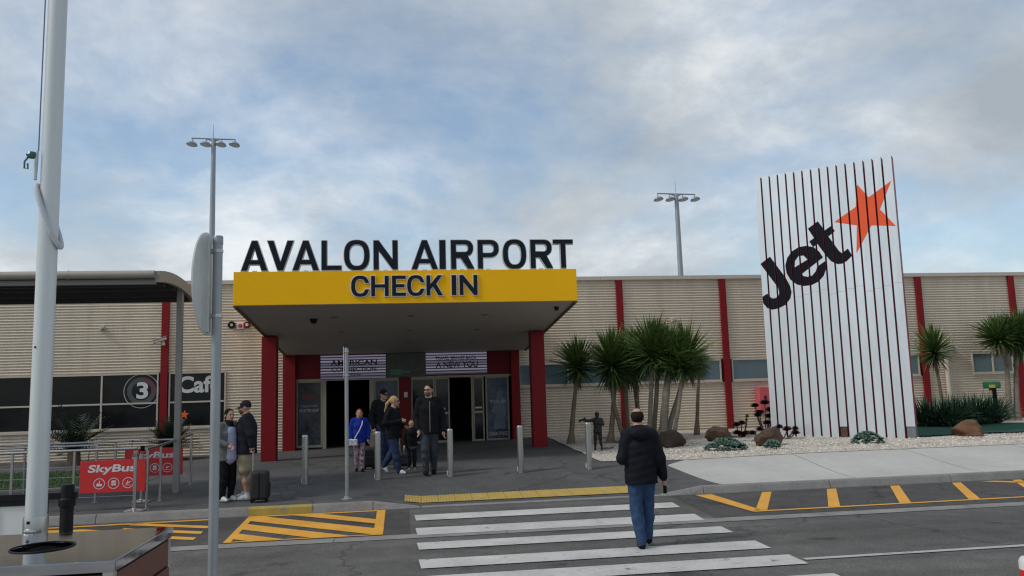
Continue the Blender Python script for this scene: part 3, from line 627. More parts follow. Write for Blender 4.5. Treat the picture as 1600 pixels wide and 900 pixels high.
b = MB(); b.add(mk(.05, 3.6, .1, 7.4, .12, .2), BF); b.build('backing', 'fin_red', tw)

# ------------------------------------------------------------------ floodlight masts behind the roof
mat('galvanised', (.30, .32, .34), .5, .6, .12, 3); mat('lamp_glass', (.35, .37, .38), .2, 0, .1, 3)
def mast(label, x, y, H, sgn):
    t = thing('floodlight_mast', label, 'light mast', (x, y, 0), 'floodlight masts behind the terminal')
    MB().tube([(x, y, -.3), (x, y, H*.5), (x, y, H)], [.20, .165, .12], 14).build('pole', 'galvanised', t, smooth=60)
    MB().tube([(x-1.16, y, H+.03), (x+1.16, y, H-.02)], .04, 8).build('crossarm', 'galvanised', t); MB().tube([(x-.02, y, H), (x-.02, y, H+.85)], [.02, .008], 6).build('lightning_rod', 'galvanised', t)
    MB().tube([(x-.38, y, H-.0), (x, y, H-.14), (x+.38, y, H-.0)], .035, 8).build('brace', 'galvanised', t)
    for k, dx in enumerate((-1.12, -.40, .40, 1.12)):
        M = Matrix.Translation((x+dx, y-.05, H-.30)) @ Euler((R_(-14), R_(8*sgn), R_(5*sgn))).to_matrix().to_4x4() @ Matrix.Diagonal((1.25, 1.05, 1, 1))
        fl = MB().lathe([(.0, -.085), (.19, -.085), (.235, -.06), (.235, -.035), (.20, .03), (.13, .09), (.06, .115), (0, .12)], (0, 0, 0), 18, M=M).build('floodlight', 'galvanised', t, smooth=40)
        MB().lathe([(0, -.096), (.17, -.094), (.185, -.087)], (0, 0, 0), 18, M=M).build('lens', 'lamp_glass', fl); MB().tube([(x+dx, y, H+.0), (x+dx+.04*sgn, y-.04, H-.10), (x+dx, y-.05, H-.2)], .028, 6).build('bracket', 'galvanised', fl)
mast('tall floodlight mast rising behind the terminal roof above the shelter', -10.05, 45, 15.85, 1); mast('shorter looking floodlight mast behind the roof right of the canopy', 16.15, 45, 12.85, -1)

# ------------------------------------------------------------------ street furniture
mat('stainless', (.42, .42, .41), .28, .9, .08, 3, .1, 60, stretch=(1, 1, .15)); mat('steel_top', (.27, .275, .29), .07, 1., .3, 3, 0, 30, stretch=(.25, 3, 1))
near = rowgrid([-12, -4, 2, 6.2], lambda y: -70, lambda y: 80, 10, 0, lambda x, y: -.22).build('near_footpath', 'concrete_path'); struct(near)
struct(MB().box(-70, 80, 6.2, 6.35, -.6, -.216).build('near_kerb', 'concrete_kerb'))
def bollard(x, y, label):
    z = zg(x, y); t = thing('steel_bollard', label, 'bollard', (x, y, z), 'steel bollards in front of the entrance')
    MB().lathe([(.062, -.2), (.062, .9)], (x, y, z), 24).build('post', 'stainless', t, smooth=40); MB().lathe([(.062, .902), (.061, .925), (.052, .94), (.0, .943)], (x, y, z), 24).build('cap', 'stainless', t, smooth=60)
    MB().lathe([(.075, 0), (.075, .012), (.064, .016)], (x, y, z), 24).build('base_ring', 'stainless', t, smooth=40); MB().box(x-.07, x-.058, y-.02, y+.02, z+.03, z+.12).build('fixing', 'white_plastic', t)
for x, y, l in ((-1.88, 16.55, 'steel bollard furthest left, nearest the man with the suitcase'), (-.48, 16.58, 'steel bollard just right of the thin pole, before the ponytail woman'), (.95, 16.6, 'middle steel bollard beside the tall man in black'), (2.37, 16.6, 'steel bollard in front of the right-hand red column'), (3.78, 16.57, 'steel bollard nearest the bronze child statue')): bollard(x, y, l)
t = thing('pole', 'thin grey pole on a round base plate in front of the doors', 'pole', (-.96, 14.72, -.12))
MB().tube([(-.96, 14.72, -.12), (-.962, 14.72, 2.49)], .034, 14).build('shaft', 'galvanised', t, smooth=60); MB().lathe([(.1, 0), (.1, .012), (.055, .02), (.05, .05), (.036, .055)], (-.96, 14.72, zg(-.96, 14.72)), 20).build('base_plate', 'galvanised', t, smooth=40)
MB().lathe([(.037, 2.44), (.037, 2.47), (.03, 2.5), (0, 2.505)], (-.962, 14.72, 0), 14).build('cap', 'galvanised', t); MB().tube([(-1.01, 14.7, 2.52), (-1.005, 14.7, 1.98)], .006, 6).build('cable', 'white_plastic', t)
for z in (2.0, 2.42): MB().lathe([(.036, z), (.041, z+.004), (.041, z+.03), (.036, z+.034)], (-.962, 14.72, 0), 14).build('band', 'stainless', t)

# shelter with a shallow arched roof
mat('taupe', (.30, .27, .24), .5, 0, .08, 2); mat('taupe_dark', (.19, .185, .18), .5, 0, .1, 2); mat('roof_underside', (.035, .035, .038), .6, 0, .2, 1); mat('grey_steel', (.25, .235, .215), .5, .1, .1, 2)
sh = thing('bus_shelter', 'shelter with arched taupe roof edge and dark underside at far left', 'shelter', (-4.25, 16.4, -.05))
def ztop(y): return 3.975-.072*(y-15.7)**2
ys = [14.65+2.45*i/14 for i in range(15)]
def arch(name, x0, x1, dz0, dz1, m, rows=ys, bev=0):
    b = MB(); vs = []
    for y in rows: vs += [(x0, y, ztop(y)-dz1), (x1, y, ztop(y)-dz1), (x1, y, ztop(y)-dz0), (x0, y, ztop(y)-dz0)]
    fs = []
    for i in range(len(rows)-1):
        for q in range(4): fs.append((i*4+q, i*4+(q+1) % 4, i*4+4+(q+1) % 4, i*4+4+q))
    fs += [(3,2,1,0), tuple(range(len(rows)*4-4, len(rows)*4))]
    return b.add(vs, fs).build(name, m, sh, smooth=30)
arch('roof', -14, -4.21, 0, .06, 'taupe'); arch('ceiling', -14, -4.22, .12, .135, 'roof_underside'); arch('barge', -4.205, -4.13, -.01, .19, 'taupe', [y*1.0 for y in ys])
MB().tube([(-14, 14.60, ztop(14.65)-.06), (-4.2, 14.60, ztop(14.65)-.06)], .07, 14, sy=1).build('gutter', 'taupe', sh, smooth=60); MB().box(-14, -4.21, 14.67, 14.75, ztop(14.65)-.22, ztop(14.65)-.07).build('front_beam', 'taupe_dark', sh)
for x in (-5.6, -7.05, -8.5): MB().tube([(x, 14.60, ztop(14.65)-.135), (x, 14.525, ztop(14.65)-.06), (x, 14.59, ztop(14.65)+.015)], .012, 6).build('gutter_strap', 'taupe', sh)
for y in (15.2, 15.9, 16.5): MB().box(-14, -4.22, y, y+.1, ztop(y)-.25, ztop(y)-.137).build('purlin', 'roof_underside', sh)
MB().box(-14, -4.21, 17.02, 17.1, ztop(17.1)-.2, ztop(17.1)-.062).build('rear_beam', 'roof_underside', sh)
for x in (-4.235, -10.2): MB().box(x-.055, x+.055, 16.35, 16.46, -.2, ztop(16.4)-.14).build('post', 'grey_steel', sh, bevel=.008)

# ramp railings
def railing(name, label, posts, rails, wires=()):
    p0 = posts[0]; t = thing(name, label, 'railing', (p0[0], p0[1], zg(p0[0], p0[1])), 'stainless railings at the ramp')
    for x, y, h in posts:
        z = zg(x, y); MB().tube([(x, y, z-.05), (x, y, h)], .024, 10).build('post', 'stainless', t, smooth=60); MB().lathe([(.055, 0), (.055, .01), (.028, .014)], (x, y, z), 14).build('foot', 'stainless', t)
    for pts, r in rails: MB().tube(pts, r, 10).build('rail', 'stainless', t, smooth=60)
    for pts in wires: MB().tube(pts, .005, 5).build('wire', 'stainless', t)
fx = [-4.3, -5.45, -6.42, -7.4, -8.4]
railing('ramp_railing', 'front stainless handrail running left from the queue posts', [(x, 14.75, .86) for x in fx[1:]], [([(-12, 14.75, .85), (-4.45, 14.75, .88)], .026)], [[(-12, 14.75, z), (-4.5, 14.75, z)] for z in (.1, .27, .44, .61)])
railing('ramp_railing', 'stainless handrail running back past the shelter post', [(-4.28, 14.74, .84), (-4.27, 15.48, .86), (-4.25, 17.53, .96)], [([(-4.29, 14.7, .86), (-4.27, 15.5, .88), (-4.25, 17.5, .97), (-4.25, 17.6, .97)], .024)], [[(-4.28, 14.74, z), (-4.27, 15.48, z)] for z in (.08, .2, .32, .44, .56, .68)])
railing('ramp_railing', 'rear stainless handrail beyond the red banner', [(-5.55, 17.05, .88), (-7.2, 17.05, .88), (-8.9, 17.05, .88)], [([(-12, 17.05, .88), (-4.4, 17.1, .9)], .022)])
railing('ramp_railing', 'short middle handrail ending behind the flagpole', [(-5.43, 15.7, .9), (-7.3, 15.7, .9)], [([(-12, 15.7, .9), (-5.43, 15.7, .91), (-5.4, 15.7, .86)], .022)])
def stanchion(x, y, h, label):
    z = zg(x, y)+.002; t = thing('queue_post', label, 'queue post', (x, y, z), 'steel queue posts')
    MB().lathe([(.17, 0), (.17, .012), (.12, .03), (.035, .045), (.032, .05)], (x, y, z), 28).build('base', 'stainless', t, smooth=40); MB().tube([(x, y, z+.04), (x, y, z+h-.1)], .03, 14).build('pole', 'stainless', t, smooth=60)
    MB().lathe([(.034, h-.1), (.038, h-.09), (.038, h-.01), (.025, h), (0, h)], (x, y, z), 16).build('belt_head', 'black_plastic' if y > 15 else 'stainless', t, smooth=40)
    if y > 15: MB().lathe([(.0385, h-.14), (.0385, h-.11)], (x, y, z), 16).build('band', 'red_plastic', t)
stanchion(-4.40, 14.5, .98, 'queue post nearest the kerb, standing on a chamfered steel base'); stanchion(-4.59, 15.5, .98, 'queue post with black head behind the kerbside one')
mat('banner_red', (.55, .018, .022), .5, 0, .05, 2)
def banner(label, x0, x1, y, z0, z1):
    t = thing('banner_board', label, 'banner', ((x0+x1)/2, y, z0), 'red banner boards on the ramp'); w = x1-x0; h = z1-z0
    pb = MB().box(x0, x1, y, y+.02, z0, z1).build('panel', 'banner_red', t, bevel=.003)
    text('word_print', 'SkyBus', x0+.11*w, x0+.84*w, z0+.56*h, z0+.87*h, y-.003, .002, 'white_print', pb, .028, fn=lambda u, v, d: (u+(v-z0-.3)*.2, y-.003+d, v))
    for k, cx in enumerate((.30, .52, .74)):
        cx = x0+cx*w; cz = z0+.28*h; r = .17*h; ring('icon_ring', cx, cz, r*.88, r, y-.003, 'white_print', pb)
        f = lambda u, v, d: (u, y-.003+d, v)
        if k == 0: P = [[(-.5,-.45),(.5,-.45),(.5,-.1),(.25,.0),(.2,-.1),(.12,-.1),(.08,.6),(-.02,.6),(-.08,-.05),(-.3,.1),(-.5,-.1)]]
        elif k == 1: P = [[(-.42,-.3),(.42,-.3),(.42,-.02),(-.42,-.02)], [(-.42,.1),(.42,.1),(.36,.5),(-.36,.5)], [(-.32,-.5),(-.14,-.5),(-.14,-.3),(-.32,-.3)], [(.14,-.5),(.32,-.5),(.32,-.3),(.14,-.3)]]
        else: P = [[(-.55,-.1),(.45,.3),(.55,.2),(-.1,-.2)], [(-.15,.05),(.05,.1),(-.1,.4),(-.2,.4)], [(-.5,-.45),(.5,-.45),(.5,-.37),(-.5,-.37)]]
        for p in P: MB().prism([(cx+a*r, cz+c*r) for a, c in p], f, 0, .001).build('icon', 'white_print', pb)
    for x in (x0+.12, x1-.12): MB().tube([(x, y+.01, z1-.01), (x, y+.03, z1+.1), (x, y+.06, z1+.17)], .006, 6).build('cable_tie', 'black_plastic', t)
banner('red banner with white lettering hung in front, nearest the kerb', -5.34, -4.3, 14.70, .17, .70); banner('second red banner further back behind the shelter post', -5.36, -4.28, 17.0, .22, .75)

# flagpole with halyard clip and strap
mat('flagpole_white', (.52, .55, .55), .35, .2, .05, 3, stretch=(1, 1, .2)); mat('rope', (.16, .16, .18), .8, 0, .2, 30); mat('strap_grey', (.45, .47, .5), .7, 0, .12, 30); mat('teal_metal', (.05, .12, .11), .4, .5, .2, 20)
fxp, fyp = -1.815, 4.45
fp = thing('flagpole', 'thick pale flagpole rising out of frame behind the litter bin', 'flagpole', (fxp, fyp, -.22))
MB().tube([(fxp, fyp, -.22), (fxp, fyp, 1.1), (fxp, fyp, 4), (fxp, fyp, 9.5)], [.049, .049, .046, .03], 32).build('shaft', 'flagpole_white', fp, smooth=60); MB().lathe([(.035, 9.5), (.06, 9.53), (.06, 9.6), (0, 9.65)], (fxp, fyp, 0), 20).build('finial', 'flagpole_white', fp, smooth=60)
MB().lathe([(.0495, .95), (.056, .97), (.0565, 1.10), (.053, 1.112), (.0495, 1.113)], (fxp, fyp, 0), 32).build('sleeve', 'stainless', fp, smooth=50); MB().tube([(fxp-.012, fyp-.054, 1.085), (fxp-.012, fyp-.0585, 1.085)], .008, 10).build('screw', 'black_plastic', fp)
MB().box(fxp-.03, fxp+.03, fyp-.072, fyp-.05, .97, 1.055).build('hatch', 'stainless', fp, bevel=.012); MB().tube([(fxp-.02, fyp-.04, 1.95), (fxp-.02, fyp-.0485, 1.95)], .005, 8).build('bolt', 'black_plastic', fp)
MB().tube([(fxp-.056, fyp-.02, 2.98), (fxp-.052, fyp-.03, 4.5), (fxp-.045, fyp-.02, 9.4)], .0035, 6).build('halyard', 'rope', fp)
MB().tube([(fxp-.056, fyp-.03, 2.98), (fxp-.062, fyp-.03, 2.9), (fxp-.058, fyp-.04, 2.82)], [.006, .011, .008], 8).build('swivel', 'strap_grey', fp); MB().lathe([(.0, -.02), (.02, -.015), (.026, .0), (.02, .015), (0, .02)], (fxp-.085, fyp-.03, 2.955), 12).build('clip', 'teal_metal', fp)
MB().tube([(fxp-.1, fyp-.03, 2.945), (fxp-.118, fyp-.03, 2.92), (fxp-.118, fyp-.03, 2.885), (fxp-.1, fyp-.03, 2.88), (fxp-.103, fyp-.03, 2.91)], .005, 6).build('hook', 'teal_metal', fp)
MB().tube([(fxp-.062*math.cos(a), fyp-.062*math.sin(a), 2.635+.165*math.cos(a)-.06*abs(math.sin(a))*(math.sin(a) > 0)*0) for a in [2*math.pi*i/40 for i in range(41)]], .013, 8, caps=False).build('strap', 'strap_grey', fp, smooth=60)

# litter bin
mat('timber_red', (.105, .030, .020), .5, 0, .35, 3, .2, 40, stretch=(1, 1, 6)); mat('void', (.004, .004, .004), .9, 0, .1, 3)
bx0, bx1, by0, by1, bz = -2.0, -1.13, 3.51, 4.345, 1.04
lb = thing('litter_bin', 'square litter bin with polished steel lid and red timber slats', 'bin', ((bx0+bx1)/2, (by0+by1)/2, -.22))
hole = [(-1.565+.125*math.cos(2*math.pi*i/40), 3.92+.135*math.sin(2*math.pi*i/40)) for i in range(40)]
lid = MB().prism([(bx0, by0), (bx1, by0), (bx1, by1), (bx0, by1)], lambda u, v, d: (u, v, bz-d), 0, .045, holes=[hole]).build('lid', 'steel_top', lb, bevel=.004)
MB().tube([(hole[i % 40][0], hole[i % 40][1], bz+.001) for i in range(41)], .004, 6, caps=False).build('hole_rim', 'black_plastic', lid)
MB().lathe([(.134, -.9), (.134, -.05)], (-1.565, 3.92, bz), 32).build('liner', 'void', lb)
for x in (bx0+.01, bx1-.05):
    for y in (by0+.01, by1-.05): MB().box(x, x+.04, y, y+.04, -.22, bz-.046).build('corner_post', 'stainless', lb)
for k in range(9):
    z1 = bz-.055-k*.128; z0 = z1-.118; jj = .003*((k*5) % 3)
    MB().box(bx1-.03+jj, bx1-.008+jj, by0+.052, by1-.052, z0, z1).build('slat', 'timber_red', lb, bevel=.004); MB().box(bx0+.008, bx0+.03, by0+.052, by1-.052, z0, z1).build('slat', 'timber_red', lb, bevel=.004)
    MB().box(bx0+.052, bx1-.052, by0+.008+jj, by0+.03+jj, z0, z1).build('slat', 'timber_red', lb, bevel=.004); MB().box(bx0+.052, bx1-.052, by1-.03, by1-.008, z0, z1).build('slat', 'timber_red', lb, bevel=.004)
MB().lathe([(0, 0), (.03, .004), (.035, .02), (.02, .035), (0, .04)], (0, 0, 0), 16, M=Matrix.Translation((bx1-.004, 3.66, .86)) @ Euler((0, R_(90), 0)).to_matrix().to_4x4()).build('lock', 'stainless', lb, smooth=60)

# black barrier post with a framed white panel
bp = thing('barrier_frame', 'black post and rail holding a framed white panel behind the bin', 'barrier', (-1.95, 5.2, -.22))
MB().lathe([(.036, 0), (.036, 1.39), (.032, 1.41), (0, 1.415)], (-1.953, 5.2, -.22), 18).build('post', 'black_plastic', bp, smooth=50); MB().lathe([(.0365, 1.28), (.046, 1.29), (.046, 1.325), (.0365, 1.335)], (-1.953, 5.2, -.22), 18).build('collar', 'black_plastic', bp)
MB().box(-3.0, -1.90, 5.185, 5.215, 1.108, 1.145).build('rail', 'black_plastic', bp)
b = MB(); b.box(-2.5, -2.33, 5.18, 5.22, .3, 1.106); b.box(-2.09, -2.062, 5.18, 5.22, .3, 1.106); b.box(-2.33, -2.09, 5.182, 5.218, .3, .33); b.box(-2.33, -2.09, 5.182, 5.218, 1.08, 1.106); b.build('frame', 'black_plastic', bp); MB().box(-2.33, -2.09, 5.192, 5.208, .33, 1.08).build('panel', 'white_plastic', bp)
MB().lathe([(.046, 0), (.046, 1.39), (.0, 1.4)], (-3.0, 5.2, -.22), 18).build('post', 'black_plastic', bp)

# round road sign seen from behind
mat('sign_back', (.15, .17, .185), .5, .3, .12, 4); mat('sign_rim', (.55, .56, .54), .4, .3, .1, 4)
spx, spy = -1.168, 5.4
rs = thing('road_sign', 'round traffic sign seen from behind on a grey pole', 'road sign', (spx, spy, -.22))
MB().tube([(spx, spy, -.22), (spx, spy, 2.66)], .030, 20).build('pole', 'galvanised', rs, smooth=60); MB().lathe([(.031, 2.655), (.0325, 2.66), (.0325, 2.705), (.029, 2.712), (0, 2.713)], (spx, spy, 0), 20).build('cap', 'galvanised', rs, smooth=40)
an = R_(177.5); nx, ny = math.cos(an), math.sin(an); sc_ = Vector((spx, spy, 2.40))+Vector((nx, ny, 0))*.062
M = Matrix.Translation(sc_) @ Vector((nx, ny, 0)).to_track_quat('Z', 'Y').to_matrix().to_4x4()
MB().lathe([(0, -.001), (.326, -.001), (.328, .001), (.328, .004), (.32, .005), (0, .005)], (0, 0, 0), 64, M=M).build('disc', 'sign_back', rs, smooth=30); MB().lathe([(.322, -.004), (.331, -.004), (.331, .006), (.322, .006)], (0, 0, 0), 64, M=M).build('rim', 'sign_rim', rs)
sdv = Vector((-ny, nx, 0)); pv = Vector((spx, spy, 0))+Vector((nx, ny, 0))*.05
b = MB(); c = pv; w = .022
b.add([tuple(c+sdv*a*w+Vector((nx, ny, 0))*d+Vector((0, 0, z))) for z in (2.09, 2.715) for a, d in ((-1, -.008), (1, -.008), (1, .01), (-1, .01))], [(0,1,2,3),(4,7,6,5),(0,4,5,1),(1,5,6,2),(2,6,7,3),(3,7,4,0)]); b.build('stiffener', 'sign_rim', rs)
for z in (2.18, 2.6):
    MB().lathe([(.0305, z), (.034, z+.003), (.034, z+.024), (.0305, z+.027)], (spx, spy, 0), 20).build('clamp', 'stainless', rs); MB().box(-.05, .0, -.02, .02, z, z+.026, M=Matrix.Translation((spx+nx*.06, spy+ny*.06, 0)) @ Matrix.Rotation(an, 4, 'Z')).build('clamp_lug', 'grey_metal', rs)

# red and white safety bollard at the right edge
t = thing('safety_bollard', 'red and white banded bollard cut by the right frame edge', 'bollard', (4.10, 5.0, -.22))
MB().lathe([(.10, 0), (.10, .56)], (4.10, 5.0, -.22), 24).build('post', 'white_plastic', t, smooth=40); MB().lathe([(.102, .50), (.102, .62)], (4.10, 5.0, -.22), 24).build('red_band', 'red_plastic', t, smooth=40); MB().lathe([(.10, .621), (.1, .67), (.085, .695), (0, .70)], (4.10, 5.0, -.22), 24).build('cap', 'white_plastic', t, smooth=60); MB().lathe([(.102, .2), (.102, .34)], (4.10, 5.0, -.22), 24).build('red_band', 'red_plastic', t, smooth=40)
# green box on a black post by the putting turf
mat('green_plastic', (.01, .16, .07), .4, 0, .1, 4); mat('yellow_plastic', (.55, .42, .03), .4, 0, .1, 4)
t = thing('dispenser_post', 'green box with yellow label on a black post by the turf', 'dispenser', (18.4, 23.4, .15))
MB().box(18.34, 18.43, 23.36, 23.45, .1, 1.32).build('post', 'black_plastic', t, bevel=.006); bb = MB().box(18.06, 18.48, 23.2, 23.5, 1.30, 1.50).build('box', 'green_plastic', t, bevel=.03); MB().box(18.06, 18.27, 23.19, 23.199, 1.31, 1.41).build('label_plate', 'yellow_plastic', bb); MB().box(18.12, 18.2, 23.15, 23.3, 1.24, 1.298).build('outlet', 'black_plastic', bb); MB().tube([(18.12, 23.2, 1.25), (18.1, 23.2, 1.1)], .008, 6).build('chain', 'red_plastic', bb)

# ------------------------------------------------------------------ plants and rocks
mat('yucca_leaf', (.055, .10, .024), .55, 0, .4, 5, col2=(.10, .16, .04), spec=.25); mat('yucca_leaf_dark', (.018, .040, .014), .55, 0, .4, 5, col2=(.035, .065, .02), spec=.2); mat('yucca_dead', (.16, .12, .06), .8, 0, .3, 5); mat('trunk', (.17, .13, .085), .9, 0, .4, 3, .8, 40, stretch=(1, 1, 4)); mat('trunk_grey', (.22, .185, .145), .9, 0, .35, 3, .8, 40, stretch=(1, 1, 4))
def leaf_blade(b, base, az, el, ln, w, droop, mi=0, seg=3):
    d = Vector((math.cos(az)*math.cos(el), math.sin(az)*math.cos(el), math.sin(el))); side = Vector((-math.sin(az), math.cos(az), 0)); nrm = side.cross(d)
    vs = []; p = Vector(base); W = [.55, 1., .72, 0.]
    for i in range(seg+1):
        ww = w*W[i*3//seg]*.5
        if i < seg: vs += [p-side*ww+nrm*ww*.35, p-nrm*ww*.25, p+side*ww+nrm*ww*.35]
        else: vs += [p]
        d = (d+Vector((0, 0, -droop))).normalized(); nrm = side.cross(d); p = p+d*ln/seg
    fs = []
    for i in range(seg-1): o = 3*i; fs += [(o, o+1, o+4, o+3), (o+1, o+2, o+5, o+4)]
    o = 3*(seg-1); fs += [(o, o+1, o+3), (o+1, o+2, o+3)]
    b.add(vs, fs, mi)
def crown_mesh(seed, r, n, stem=.25, low=-.35, wid=.05):
    g = np.random.default_rng(seed); b = MB()
    for i in range(n):
        t = (i+.5)/n; el = R_(88)-(R_(88)-low)*t**.85+g.normal(0, .10); az = i*2.39996+g.normal(0, .2)
        base = (g.normal(0, .02), g.normal(0, .02), stem*(1-t)-.03); ln = r*(1.0+.12*g.normal())*(.85+.3*math.sin(math.pi*min(1, t*1.2)))
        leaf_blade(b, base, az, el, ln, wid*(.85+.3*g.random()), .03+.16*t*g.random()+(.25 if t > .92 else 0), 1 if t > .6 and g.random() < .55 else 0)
    for i in range(int(n*.09)):
        leaf_blade(b, (0, 0, -.06-.12*g.random()), g.random()*6.28, R_(-40-42*g.random()), r*(.45+.3*g.random()), wid*.7, .2, 2 if g.random() < .6 else 1)
    me = bpy.data.meshes.new('crown'); me.from_pydata(b.v, [], b.f)
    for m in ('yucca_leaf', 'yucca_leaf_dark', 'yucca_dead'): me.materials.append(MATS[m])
    me.polygons.foreach_set('material_index', b.m); me.update(); return me
CROWNS = [crown_mesh(11+i, 1.22, 250, .34, R_(-20), .085) for i in range(3)]
def yucca(name, label, stems, m='trunk'):
    """stems: list of (path points, base radius, top radius, crown radius)"""
    p0 = stems[0][0][0]; t = thing(name, label, 'yucca', p0, 'yuccas in the gravel garden')
    for k, (pts, ra, rb, cr) in enumerate(stems):
        P = [Vector(p) for p in pts]; Q = []
        for i in range(len(P)-1):
            for s in range(6): Q.append(P[i].lerp(P[i+1], s/6))
        Q.append(P[-1])
        for it in range(3): Q = [Q[0]]+[(Q[i-1]+Q[i]*2+Q[i+1])/4 for i in range(1, len(Q)-1)]+[Q[-1]]
        n = len(Q); rr = [.86*(ra+(rb-ra)*min(1, 1.25*i/n))*(1+.05*math.sin(i*2.1+k))+(.55*ra*max(0, 1-i/2.2)) for i in range(n)]
        MB().tube([Q[0]-Vector((0, 0, .1))]+Q, [rr[0]*1.05]+rr, 12).build('trunk', m, t, smooth=60)
        c = bpy.data.objects.new('crown', CROWNS[(k+len(label)) % 3]); COL.objects.link(c); c.parent = t; c.location = Q[-1]-Vector(t.location)
        c.scale = (cr*(1+.1*math.sin(k*3+len(label))), cr*(1-.08*math.sin(k*2+len(label))), cr*(1.02+.12*math.cos(k*5+len(label)))); d = (Q[-1]-Q[-4]).normalized(); c.rotation_euler = (-d.y*.6, d.x*.6, k*1.3+len(label))
    return t
yucca('yucca_tree', 'single slender yucca standing left of the clump, nearest the canopy', [([(4.76,23.1,.1),(4.87,23.1,1.07),(5.05,23.1,2.2)], .095, .06, .68)])
yucca('yucca_tree', 'twin stemmed yucca at the left side of the big clump', [([(5.84,22.8,.11),(5.96,22.8,1.04),(6.14,22.9,2.15)], .10, .06, .70), ([(6.25,22.7,.12),(6.15,22.7,.41),(5.95,22.7,1.24),(5.92,22.7,2.2)], .085, .06, .74)])
yucca('yucca_tree', 'slim yucca stems seen behind the crossing man', [([(6.94,23.6,.1),(6.9,23.6,1.2),(6.84,23.6,2.2)], .085, .065, .78), ([(7.05,23.9,.1),(7.0,23.9,1.2),(7.02,23.9,2.35)], .08, .06, .66), ([(6.65,23.8,.1),(6.65,23.8,1.75),(6.62,23.8,2.1)], .06, .05, .62), ([(6.5,23.2,.1),(6.46,23.2,1.3),(6.42,23.2,2.3)], .07, .055, .66)])
yucca('yucca_tree', 'largest yucca, four thick leaning trunks behind the brown boulder', [([(7.17,22.2,.13),(7.33,22.2,1.36),(7.5,22.2,2.35)], .15, .10, .76), ([(7.32,22.3,.3),(7.8,22.3,1.53),(8.09,22.3,2.32)], .09, .065, .72), ([(6.85,22.4,.13),(6.95,22.4,1.2),(7.05,22.4,2.45)], .085, .065, .74), ([(7.02,22.6,.13),(7.2,22.6,1.4),(7.3,22.6,2.55)], .085, .065, .70), ([(7.4,22.0,.13),(7.62,21.9,1.2),(7.75,21.9,2.1)], .07, .055, .58)], 'trunk_grey')
yucca('yucca_tree', 'smallest yucca with a thin trunk and drooping leaves right of the clump', [([(8.91,24.2,.13),(9.03,24.2,1.5),(9.12,24.2,2.15)], .075, .045, .38)])
yucca('yucca_tree', 'lone leaning yucca right of the white tower beside the downpipe', [([(17.46,24.6,.13),(17.4,24.6,1.3),(17.3,24.6,2.4)], .07, .055, .62)])
yucca('yucca_tree', 'branched yucca with pale twin trunks at the far right', [([(20.42,25.4,.15),(20.47,25.4,1.2),(20.52,25.4,2.1),(20.5,25.4,2.85)], .13, .07, .72), ([(20.52,25.3,2.1),(20.3,25.2,2.5),(20.08,25.1,2.85)], .06, .05, .62), ([(20.68,25.4,.15),(20.78,25.4,1.2),(20.86,25.4,2.05),(21.2,25.4,2.8)], .12, .06, .74), ([(20.86,25.4,2.05),(20.85,25.3,2.5),(20.84,25.2,2.85)], .06, .05, .66), ([(21.0,25.5,2.3),(21.4,25.6,2.6),(21.75,25.6,2.8)], .05, .045, .66)], 'trunk_grey')
# strappy clumps
mat('strap_leaf', (.022, .06, .035), .45, 0, .35, 6, col2=(.04, .09, .045)); mat('cycad_leaf', (.012, .03, .012), .5, 0, .3, 6)
def clump(name, label, cat, x, y, wx, wy, h, n, m, lw=.045, seed=1, group=None):
    g = np.random.default_rng(seed); b = MB(); z = zg(x, y)+.01
    for i in range(n):
        r = math.sqrt(g.random()); a = g.random()*6.28; px, py = x+wx*r*math.cos(a), y+wy*r*math.sin(a)
        leaf_blade(b, (px, py, z), a+g.normal(0, .9), R_(g.uniform(45, 85)), h*g.uniform(.7, 1.15), lw, .20+.28*g.random()*r)
    return tag(b.build(name, m, None), label, cat, group)
clump('agapanthus_clump', 'dark green strappy clump next to the white tower', 'plant', 16.45, 23.6, .62, .5, 1.0, 700, 'strap_leaf', .045, 1, 'strappy clumps by the turf'); clump('agapanthus_clump', 'wider strappy clump beside the black dispenser post', 'plant', 18.0, 23.9, .72, .5, 1.05, 850, 'strap_leaf', .045, 2, 'strappy clumps by the turf')
def cycad(label, x, y, h, r, n, seed):
    g = np.random.default_rng(seed); z = zg(x, y); t = thing('cycad', label, 'plant', (x, y, z), 'dark cycads below the cafe windows'); b = MB()
    for i in range(n):
        az = i*2.4+g.normal(0, .2); el = R_(g.uniform(15, 80)); ln = r*g.uniform(.8, 1.15); d = Vector((math.cos(az)*math.cos(el), math.sin(az)*math.cos(el), math.sin(el))); p = Vector((x, y, z+h))
        for s in range(14):
            d = (d+Vector((0, 0, -.045))).normalized(); p = p+d*ln/14; sd_ = Vector((-math.sin(az), math.cos(az), 0))
            for q in (-1, 1):
                l = .27*(1-abs(s/14-.45)); e = p+(sd_*q*.8+d*.5+Vector((0, 0, .15)))*l; b.add([p-d*.02, p+d*.024, e], [(0,1,2)])
    b.build('fronds', 'cycad_leaf', t); MB().tube([(x, y, z-.05), (x, y, z+h+.05)], [.2, .16], 12).build('trunk', 'trunk', t, smooth=60)
cycad('broad dark cycad below the cafe window right of the flagpole', -9.4, 25.4, .35, 1.25, 85, 5); cycad('smaller dark cycad in front of the red post beside the shelter post', -6.75, 25.4, .3, .85, 70, 6)
